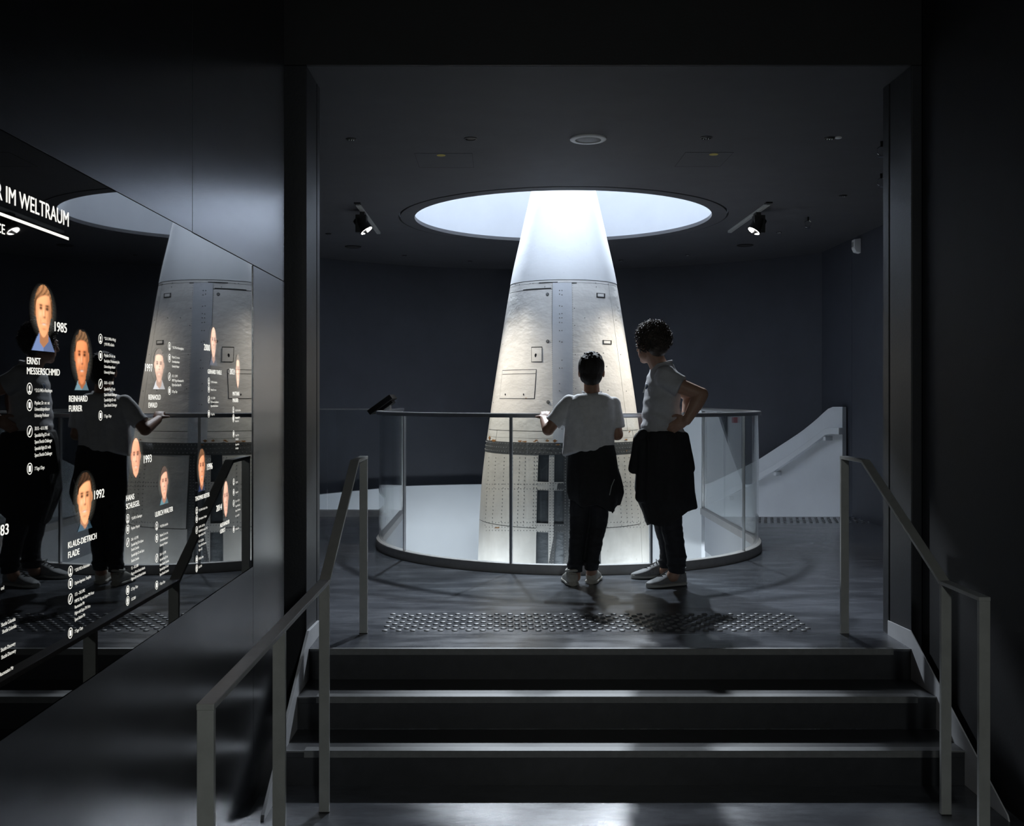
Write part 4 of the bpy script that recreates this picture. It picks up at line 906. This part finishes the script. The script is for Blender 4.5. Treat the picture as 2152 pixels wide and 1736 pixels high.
def shoe(heel, toe, width, height, upper, sole, parent, laces=True, ankle=None):
    heel, toe = Vector(heel), Vector(toe); f = (toe-heel); L = f.length; f = f/L; f.z = 0; f.normalize(); r = f.cross(Vector((0, 0, 1))); up = Vector((0, 0, 1))
    ts_ = [0, .04, .12, .25, .42, .60, .76, .90, .97, 1.0]
    ws = [.45, .70, .84, .86, .84, .98, 1.0, .82, .55, .22]; hs = [.50, .80, .98, 1.0, .92, .66, .50, .40, .32, .20]
    def rg(t, w, z0, z1, inset=1.0, n=18):
        out_ = []
        for i in range(n):
            a = 2*PI*i/n; ca, sa = math.cos(a), math.sin(a); q = (abs(ca)**3+abs(sa)**3)**(-1/3)
            out_.append(heel+f*L*t+r*ca*q*w*width/2*inset+up*((z0+z1)/2+sa*q*(z1-z0)/2))
        return out_
    so = MB().loft([rg(t, w, .0, .026+.006*max(0, t-.8)*5, 1.04) for t, w in zip(ts_, ws)]); 
    pr = thing_part('shoe', parent)
    o1 = finish(mesh_of(MB().loft([rg(t, w, .012, max(.034, height*h_), .93) for t, w, h_ in zip(ts_, ws, hs)])), 'shoe', upper, parent, smooth=True)
    sd = o1.modifiers.new('sub', 'SUBSURF'); sd.levels = 1; sd.render_levels = 2
    o2 = so.build('sole', sole, o1, smooth='auto')
    top = heel+f*L*.18+up*height*.98
    # padded collar
    rr = []
    for i in range(20):
        a = 2*PI*i/20; rr.append(top+f*L*.155*math.cos(a)+r*width*.36*math.sin(a)+up*(.010*math.cos(a)*0+.008*abs(math.cos(a))))
    mb = MB()
    for i in range(20): mb.tcap(rr[i], rr[(i+1) % 20], .0085, .0085, 8, 2)
    mb.build('collar', upper, o1, smooth=True)
    if laces:
        mb = MB()
        for k in range(4):
            t = .40+.075*k; hh = height*float(np.interp(t, ts_, hs))+.002; a_ = heel+f*L*t+up*hh
            mb.tcap(a_-r*width*.22-up*.008, a_+up*.004, .0032, .0032, 6, 2); mb.tcap(a_+up*.004, a_+r*width*.22-up*.008+f*.012, .0032, .0032, 6, 2)
        mb.tcap(a_*0+heel+f*L*.38+up*(height*.93), heel+f*L*.36+r*.03+up*(height*1.12), .003, .003, 6, 2); mb.tcap(heel+f*L*.38+up*(height*.93), heel+f*L*.42-r*.03+up*(height*1.05), .003, .003, 6, 2)
        mb.build('laces', M['lace'], o1, smooth=True)
    # heel tab seam
    MB().obox(heel+f*L*.03+up*height*.62, r, f, up, width*.16, .006, height*.18).build('heel_tab', sole, o1, bevel=.003)
    return o1
def thing_part(a, b): return None
def mesh_of(mb):
    me = bpy.data.meshes.new('m'); me.from_pydata(mb.v, [], mb.f); return me
nz = lambda p, s: noise.noise(Vector(p)*s)

# ---- boy, seen from behind, both hands at the rail
DB = 6.70
by = thing('person', 'boy in pale grey T-shirt leaning on the balustrade rail, jacket tied at waist', 'person', tuple(floor_pt(1224, 1230)))
hc_b = P(1243, 781, DB+.02); fb = Vector((.12, 1, .10))
mb = MB(); f, r, u, s_h = head(mb, hc_b, fb, .238, P(1244, 838, DB), .050)
mb.ell(P(1242, 882, DB), .135, .082, .12); mb.ell(P(1242, 925, DB), .125, .08, .14); mb.ell(P(1243, 965, DB), .14, .10, .11)
sL, eL, wL = P(1196, 852, DB), P(1152, 903, DB-.015), P(1143, 882, DB+.18)
sR, eR, wR = P(1288, 856, DB), P(1297, 913, DB-.005), P(1272, 886, DB+.20)
for a, e, w in ((sL, eL, wL), (sR, eR, wR)):
    mb.tcap(P(1242, 856, DB), a, .05, .040); mb.tcap(a, e, .040, .037); mb.tcap(e, w, .040, .027)
hz_rail = 1.088
hand(mb, P(1144, 880, DB+.18), (.10, .75, .45), (0, .3, -1), .92, .95, 1)
hand(mb, P(1271, 880, DB+.20), (-.05, .75, .45), (0, .3, -1), .92, .95, -1)
legsB = [((1222, 968), (1217, 1098), (1209, 1198), DB, DB+.02, DB-.07), ((1262, 968), (1257, 1096), (1243, 1194), DB+.02, DB+.03, DB-.05)]
for (h_, k_, a_, d0, d1, d2) in legsB:
    mb.tcap(P(*h_, d0), P(*k_, d1), .070, .052); mb.tcap(P(*k_, d1), P(*a_, d2), .050, .034); mb.tcap(P(*a_, d2), P(a_[0], a_[1]+14, d2+.03), .034, .036)
body = dress(remesh(mb, .0052, 5), 'body', M['skin_boy'], by); eyes(hc_b, f, r, u, s_h, by)
# T-shirt
mb = MB()
tor = [(1225, 1262, 826, .052), (1208, 1278, 831, .075), (1193, 1292, 840, .092), (1187, 1297, 856, .104), (1185, 1296, 882, .110), (1184, 1293, 910, .112), (1183, 1292, 932, .114)]
rings = [pring(a, b, y, DB, h, k=5, amp=.0) for a, b, y, h in tor]
rings.append(pring(1182, 1293, 945, DB, .118, k=7, amp=.035, hem=lambda a: .024*math.cos(a)+.006*math.cos(3*a)-.012*max(0, -math.cos(a))**4))
mb.loft(rings)
def flat_sleeve(mb, a, b, r0, r1):
    mb.tube(a, b, r0, r1, 24); mb.ell(a, r0*1.02, r0*1.02, r0*1.02)
flat_sleeve(mb, P(1197, 848, DB), P(1161, 890, DB-.012), .058, .061)
flat_sleeve(mb, P(1288, 852, DB), P(1296, 900, DB-.005), .056, .054)
def fold_b(p, n):
    w = P(1243, 880, DB); dx, dz = p.x-w.x, p.z-w.z
    v = .011*nz((p.x*9+dz*4, p.y*4, p.z*5), 1)+.006*nz((p.x*24, p.y*10, p.z*9), 1)
    if n.y < .2: v += .008*math.exp(-((abs(dx)-.05-.22*(dz+.05))/.018)**2)*math.exp(-(dz/.10)**2)-.007*math.exp(-(dx/.045)**2)*math.exp(-((dz-.06)/.06)**2)
    return v
dress(remesh(mb, .006, 4, fold_b), 'shirt', M['shirt_boy'], by)
mb = MB(); rr = []
for i in range(28):
    a = 2*PI*i/28; rr.append(P(1244, 829, DB)+Vector((.060*math.cos(a), .060*math.sin(a)+.004, .010+.022*math.cos(2*a)*.35-.020*max(0, -math.sin(a))**3)))
for i in range(28): mb.tcap(rr[i], rr[(i+1) % 28], .0062, .0062, 8, 2)
mb.build('neckband', M['shirt_boy'], by, smooth=True)
# trousers
mb = MB(); mb.loft([pring(1198, 1291, 945, DB, .10), pring(1196, 1293, 985, DB, .12), pring(1200, 1288, 1020, DB, .115), pring(1205, 1282, 1045, DB+.01, .09)])
for (h_, k_, a_, d0, d1, d2), w1 in zip(legsB, (1, 1)):
    mb.tcap(P(h_[0], 985, d0), P(*k_, d1), .076, .064); mb.tcap(P(*k_, d1), P(a_[0], a_[1]-14, d2), .062, .047); mb.tube(P(a_[0], a_[1]-16, d2), P(a_[0], a_[1]+3, d2+.005), .050, .046, 20)
    mb.ell(P(a_[0], a_[1]-12, d2), .055, .055, .022)
dress(remesh(mb, .006, 4, lambda p, n: .008*nz((p.x*8, p.y*8, p.z*14), 1)+.004*nz((p.x*14, p.y*14, p.z*40), 1)), 'trousers', M['trouser'], by)
# jacket tied round the waist, hanging to one side
mb = MB(); hm = lambda a: -.085*math.exp(-((a-1.72*PI)/.35)**2)-.02*math.cos(a*3)
jk = [(1199, 1292, 938, .112, 0), (1195, 1295, 955, .122, .02), (1193, 1299, 985, .132, .04), (1193, 1305, 1015, .138, .05), (1195, 1307, 1035, .135, .06)]
rings = [pring(a, b, y, DB-.005, h, k=6, amp=am, tilt=.12 if y < 960 else 0) for a, b, y, h, am in jk]
rings.append(pring(1200, 1300, 1056, DB-.005, .118, k=6, amp=.07, hem=hm)); mb.loft(rings)
mb.tcap(P(1236, 952, DB-.105), P(1290, 953, DB-.04), .018, .020); mb.tcap(P(1203, 956, DB-.02), P(1236, 952, DB-.105), .018, .018)
dress(remesh(mb, .0065, 3, lambda p, n: .010*nz((p.x*10, p.y*7, p.z*4), 1)+.005*nz((p.x*26, p.y*20, p.z*9), 1)), 'tied_jacket', M['cloth_black'], by)
mb = MB(); pz = [P(1281, 1040, DB-.135), P(1285, 1022, DB-.14), P(1291, 1008, DB-.132)]
for i in range(2): mb.tcap(pz[i], pz[i+1], .003, .003, 6, 2)
mb.build('zip', M['rail'], by, smooth=True)
# hair: cropped cap, shorter at the nape, tousled on top
mb = MB(); hf, hr, hu = f, r, u
mb.ell(hc_b+hu*.034-hf*.014, .086, .108, .094, hr, hf, hu, 28, 18); mb.ell(hc_b-hu*.022-hf*.042, .074, .070, .066, hr, hf, hu, 24, 14); mb.ell(hc_b+hu*.085+hf*.05, .062, .06, .036, hr, hf, hu)
rg_ = random.Random(5)
for i in range(46):
    a = rg_.uniform(0, 2*PI); t = rg_.uniform(.55, 1.0); d = (hr*math.cos(a)*math.sqrt(1-t*t)+hf*math.sin(a)*math.sqrt(1-t*t)+hu*t); p = hc_b+hu*.034-hf*.014+Vector((0, 0, 0))+hr*d.dot(hr)*.083+hf*d.dot(hf)*.104+hu*d.dot(hu)*.091
    dr = (d*.5+hf*.5+hr*rg_.uniform(-.4, .4)).normalized(); mb.tcap(p, p+dr*rg_.uniform(.008, .015), .009, .005, 6, 2)
dress(remesh(mb, .0045, 2, lambda p, n: .003*nz((p.x*60, p.y*60, p.z*25), 1)), 'hair', M['hair_boy'], by)
shoe(floor_pt(1204, 1232)+Vector((0, 0, 0)), floor_pt(1204, 1232)+Vector((-.02, .245, 0)), .098, .092, M['shoe_w'], M['sole_w'], by)
shoe(floor_pt(1242, 1228), floor_pt(1242, 1228)+Vector((.055, .24, 0)), .098, .092, M['shoe_w'], M['sole_w'], by)

# ---- man turned to the left, hands on hips, looking over to the rocket
DM = 6.66
mn = thing('person', 'curly haired man in grey T-shirt with hands on hips, dark jumper tied at waist', 'person', tuple(floor_pt(1405, 1225)))
hc_m = P(1368, 724, DM+.0); fm_ = Vector((-.62, .78, -.06))
mb = MB(); f, r, u, s_h = head(mb, hc_m, fm_, .250, P(1390, 782, DM+.01), .058)
YAW = D(-42)                       # shoulder line runs from near right to far left
bx_ = Vector((math.cos(YAW), math.sin(YAW), 0))
mb.ell(P(1393, 838, DM), .090, .125, .15); mb.ell(P(1391, 880, DM), .105, .12, .14); mb.ell(P(1396, 935, DM), .145, .125, .13)
sN, eN, wN = P(1402, 800, DM-.115), P(1474, 829, DM-.16), P(1443, 884, DM-.175)
sF, eF, wF = P(1392, 800, DM+.12), P(1452, 832, DM+.24), P(1441, 880, DM+.15)
for a, e, w in ((sN, eN, wN), (sF, eF, wF)):
    mb.tcap(P(1394, 806, DM), a, .060, .052); mb.tcap(a, e, .052, .043); mb.tcap(e, e+(w-e)*.35, .044, .046); mb.tcap(e+(w-e)*.3, w, .046, .030)
hand(mb, wN+Vector((0, 0, .01)), (-.85, .12, -.55), (-.1, 1, -.3), .98, .45, -1)
hand(mb, wF, (-.75, -.1, -.6), (0, -1, -.2), .98, .5, 1)
legsM = [((1412, 965), (1409, 1092), (1422, 1192), DM-.06, DM-.07, DM-.12), ((1388, 965), (1394, 1090), (1406, 1182), DM+.08, DM+.14, DM+.17)]
for (h_, k_, a_, d0, d1, d2) in legsM:
    mb.tcap(P(*h_, d0), P(*k_, d1), .085, .058); mb.tcap(P(*k_, d1), P(*a_, d2), .056, .038); mb.tcap(P(*a_, d2), P(a_[0]-8, a_[1]+18, d2), .038, .04)
dress(remesh(mb, .0052, 5), 'body', M['skin_man'], mn); eyes(hc_m, f, r, u, s_h, mn)
mb = MB()
tor = [(1374, 1409, 760, .060, .25), (1366, 1418, 772, .085, .2), (1360, 1427, 790, .125, .1), (1356, 1429, 812, .148, 0), (1355, 1428, 835, .155, 0), (1352, 1428, 860, .150, 0), (1349, 1430, 885, .148, 0), (1347, 1434, 908, .150, 0), (1348, 1435, 922, .150, 0)]
mb.loft([pring(a, b, y, DM, h, tilt=t) for a, b, y, h, t in tor])
flat_sleeve(mb, P(1399, 794, DM-.12), P(1431, 812, DM-.15), .076, .072)
flat_sleeve(mb, P(1392, 796, DM+.13), P(1422, 815, DM+.19), .074, .070)
def fold_m(p, n):
    c = P(1392, 850, DM); dz = p.z-c.z; dx = p.x-c.x
    v = .010*nz((p.x*5, p.y*6, p.z*14), 1)+.006*nz((p.x*12+p.z*14, p.y*10, p.z*22), 1)
    v += .006*math.sin((p.z*1.0+dx*.55)*62)*math.exp(-((dz+.12)/.10)**2)*(1 if n.y < .3 else .2)
    return v
dress(remesh(mb, .006, 3, fold_m), 'shirt', M['shirt_man'], mn)
mb = MB(); rr = []
for i in range(28):
    a = 2*PI*i/28; rr.append(P(1391, 763, DM)+Vector((.063*math.cos(a), .066*math.sin(a), -.002+.016*math.cos(a))))
for i in range(28): mb.tcap(rr[i], rr[(i+1) % 28], .0065, .0065, 8, 2)
mb.build('neckband', M['shirt_man'], mn, smooth=True)
# small blue print and hanging glasses cord on the chest
cp = P(1358, 812, DM-.05)
MB().ell(cp, .008, .022, .018, n=12, m=8).build('chest_badge', mat('blue_print', (.05, .10, .20), .7), mn, smooth=True)
MB().tcap(P(1359, 808, DM-.075), P(1352, 825, DM-.075), .004, .003, 8, 3).build('cord', M['offwhite'], mn, smooth=True)
# trousers
mb = MB(); mb.loft([pring(1350, 1440, 915, DM, .14), pring(1352, 1444, 960, DM, .16), pring(1362, 1440, 1010, DM, .155), pring(1372, 1432, 1055, DM, .13)])
for (h_, k_, a_, d0, d1, d2) in legsM:
    mb.tcap(P(h_[0], 985, d0), P(*k_, d1), .098, .074); mb.tcap(P(*k_, d1), P(a_[0], a_[1]-20, d2), .073, .058); mb.tube(P(a_[0], a_[1]-22, d2), P(a_[0]-1, a_[1]+12, d2), .060, .056, 20)
    mb.ell(P(a_[0], a_[1]-4, d2), .066, .066, .020); mb.ell(P(a_[0], a_[1]-22, d2), .063, .063, .018)
dress(remesh(mb, .006, 3, lambda p, n: .008*nz((p.x*8, p.y*8, p.z*12), 1)+.004*nz((p.x*14, p.y*14, p.z*40), 1)), 'trousers', M['denim'], mn)
# jumper tied round the waist
mb = MB()
hm2 = lambda a: .050*math.cos(a)-.045*math.exp(-((a-1.40*PI)/.45)**2)-.02*math.exp(-((a-PI)/.3)**2)
jk = [(1345, 1441, 906, .158, .0), (1342, 1446, 922, .170, .02), (1341, 1449, 950, .178, .03), (1338, 1451, 990, .185, .05), (1335, 1454, 1030, .190, .06), (1340, 1458, 1055, .180, .07)]
rings = [pring(a, b, y, DM-.005, h, k=5, amp=am, ph=.6) for a, b, y, h, am in jk]
rings.append(pring(1356, 1460, 1083, DM-.005, .150, k=5, amp=.08, ph=.6, hem=hm2)); mb.loft(rings)
mb.tcap(P(1342, 918, DM-.10), P(1330, 985, DM-.11), .028, .034); mb.tcap(P(1350, 912, DM-.13), P(1342, 925, DM-.12), .035, .035)
mb.tcap(P(1352, 930, DM-.14), P(1347, 1045, DM-.13), .03, .04)
mb.tcap(P(1440, 915, DM-.06), P(1449, 985, DM-.08), .028, .030)
dress(remesh(mb, .0065, 3, lambda p, n: .011*nz((p.x*9, p.y*7, p.z*3.5), 1)+.005*nz((p.x*26, p.y*20, p.z*8), 1)), 'tied_jumper', M['cloth_black'], mn)
# wristwatch on the far wrist
ax_ = (wF-eF).normalized(); wc = wF-ax_*.018; u_ = ax_.orthogonal().normalized(); v_ = ax_.cross(u_)
MB().loft([[wc+ax_*k+(u_*math.cos(2*PI*i/20)+v_*math.sin(2*PI*i/20))*rq for i in range(20)] for k, rq in ((-.010, .033), (-.010, .037), (.010, .037), (.010, .033))], cap=False).build('watch_strap', M['dark'], mn, smooth='auto')
MB().tube(wc-Vector((0, .034, 0)), wc-Vector((0, .044, 0)), .018, n=18).build('watch_face', M['chrome'], mn, smooth='auto')
# curly hair: dark mass with many small curls
mb = MB(); hf, hr, hu = f, r, u; ho = hc_m+hu*.036-hf*.022
mb.ell(ho, .094, .106, .100, hr, hf, hu, 28, 18); mb.ell(hc_m-hu*.020-hf*.058, .074, .060, .066, hr, hf, hu)
core = dress(remesh(mb, .006, 2), 'hair', M['hair_man'], mn)
rg_ = random.Random(11); mb = MB()
for i in range(900):
    z = rg_.uniform(-.75, 1.0); a = rg_.uniform(0, 2*PI); q = math.sqrt(1-z*z); d = hr*math.cos(a)*q+hf*math.sin(a)*q+hu*z
    if d.dot(hf) > .55 and z < .35: continue
    p = ho+hr*d.dot(hr)*.092+hf*d.dot(hf)*.104+hu*d.dot(hu)*.098*(1 if z > 0 else .95); e1 = d.orthogonal().normalized(); e2 = d.cross(e1); a0 = rg_.uniform(0, 2*PI); rad = rg_.uniform(.006, .012); turns = rg_.uniform(1.0, 1.7); hh = rg_.uniform(.014, .032)
    prev = None; K = 9; pts = []
    for k in range(K):
        t = k/(K-1); w = a0+2*PI*turns*t; pts.append(p+d*hh*t*1.0+(e1*math.cos(w)+e2*math.sin(w))*rad)
    rings = []
    for k in range(K):
        tg = (pts[min(K-1, k+1)]-pts[max(0, k-1)]).normalized(); o1 = tg.cross(d); o1 = (o1 if o1.length > 1e-4 else tg.orthogonal()).normalized(); o2 = tg.cross(o1); rr_ = .0036*(1-.5*k/(K-1))
        rings.append([pts[k]+(o1*math.cos(2*PI*j/4)+o2*math.sin(2*PI*j/4))*rr_ for j in range(4)])
    mb.loft(rings)
cu = mb.build('curls', M['hair_man'], core, smooth=True); cu['kind'] = 'stuff'
hN = floor_pt(1446, 1231); tN = floor_pt(1386, 1246)
dirN = (tN-hN); dirN = Vector((-.72, -.32, 0)).normalized()
shoe(floor_pt(1440, 1229), floor_pt(1440, 1229)+dirN*.285, .104, .105, M['shoe_g'], M['sole_g'], mn)
hF = floor_pt(1413, 1213); shoe(hF, hF+Vector((-.96, -.18, 0)).normalized()*.285, .104, .105, M['shoe_g'], M['sole_g'], mn)
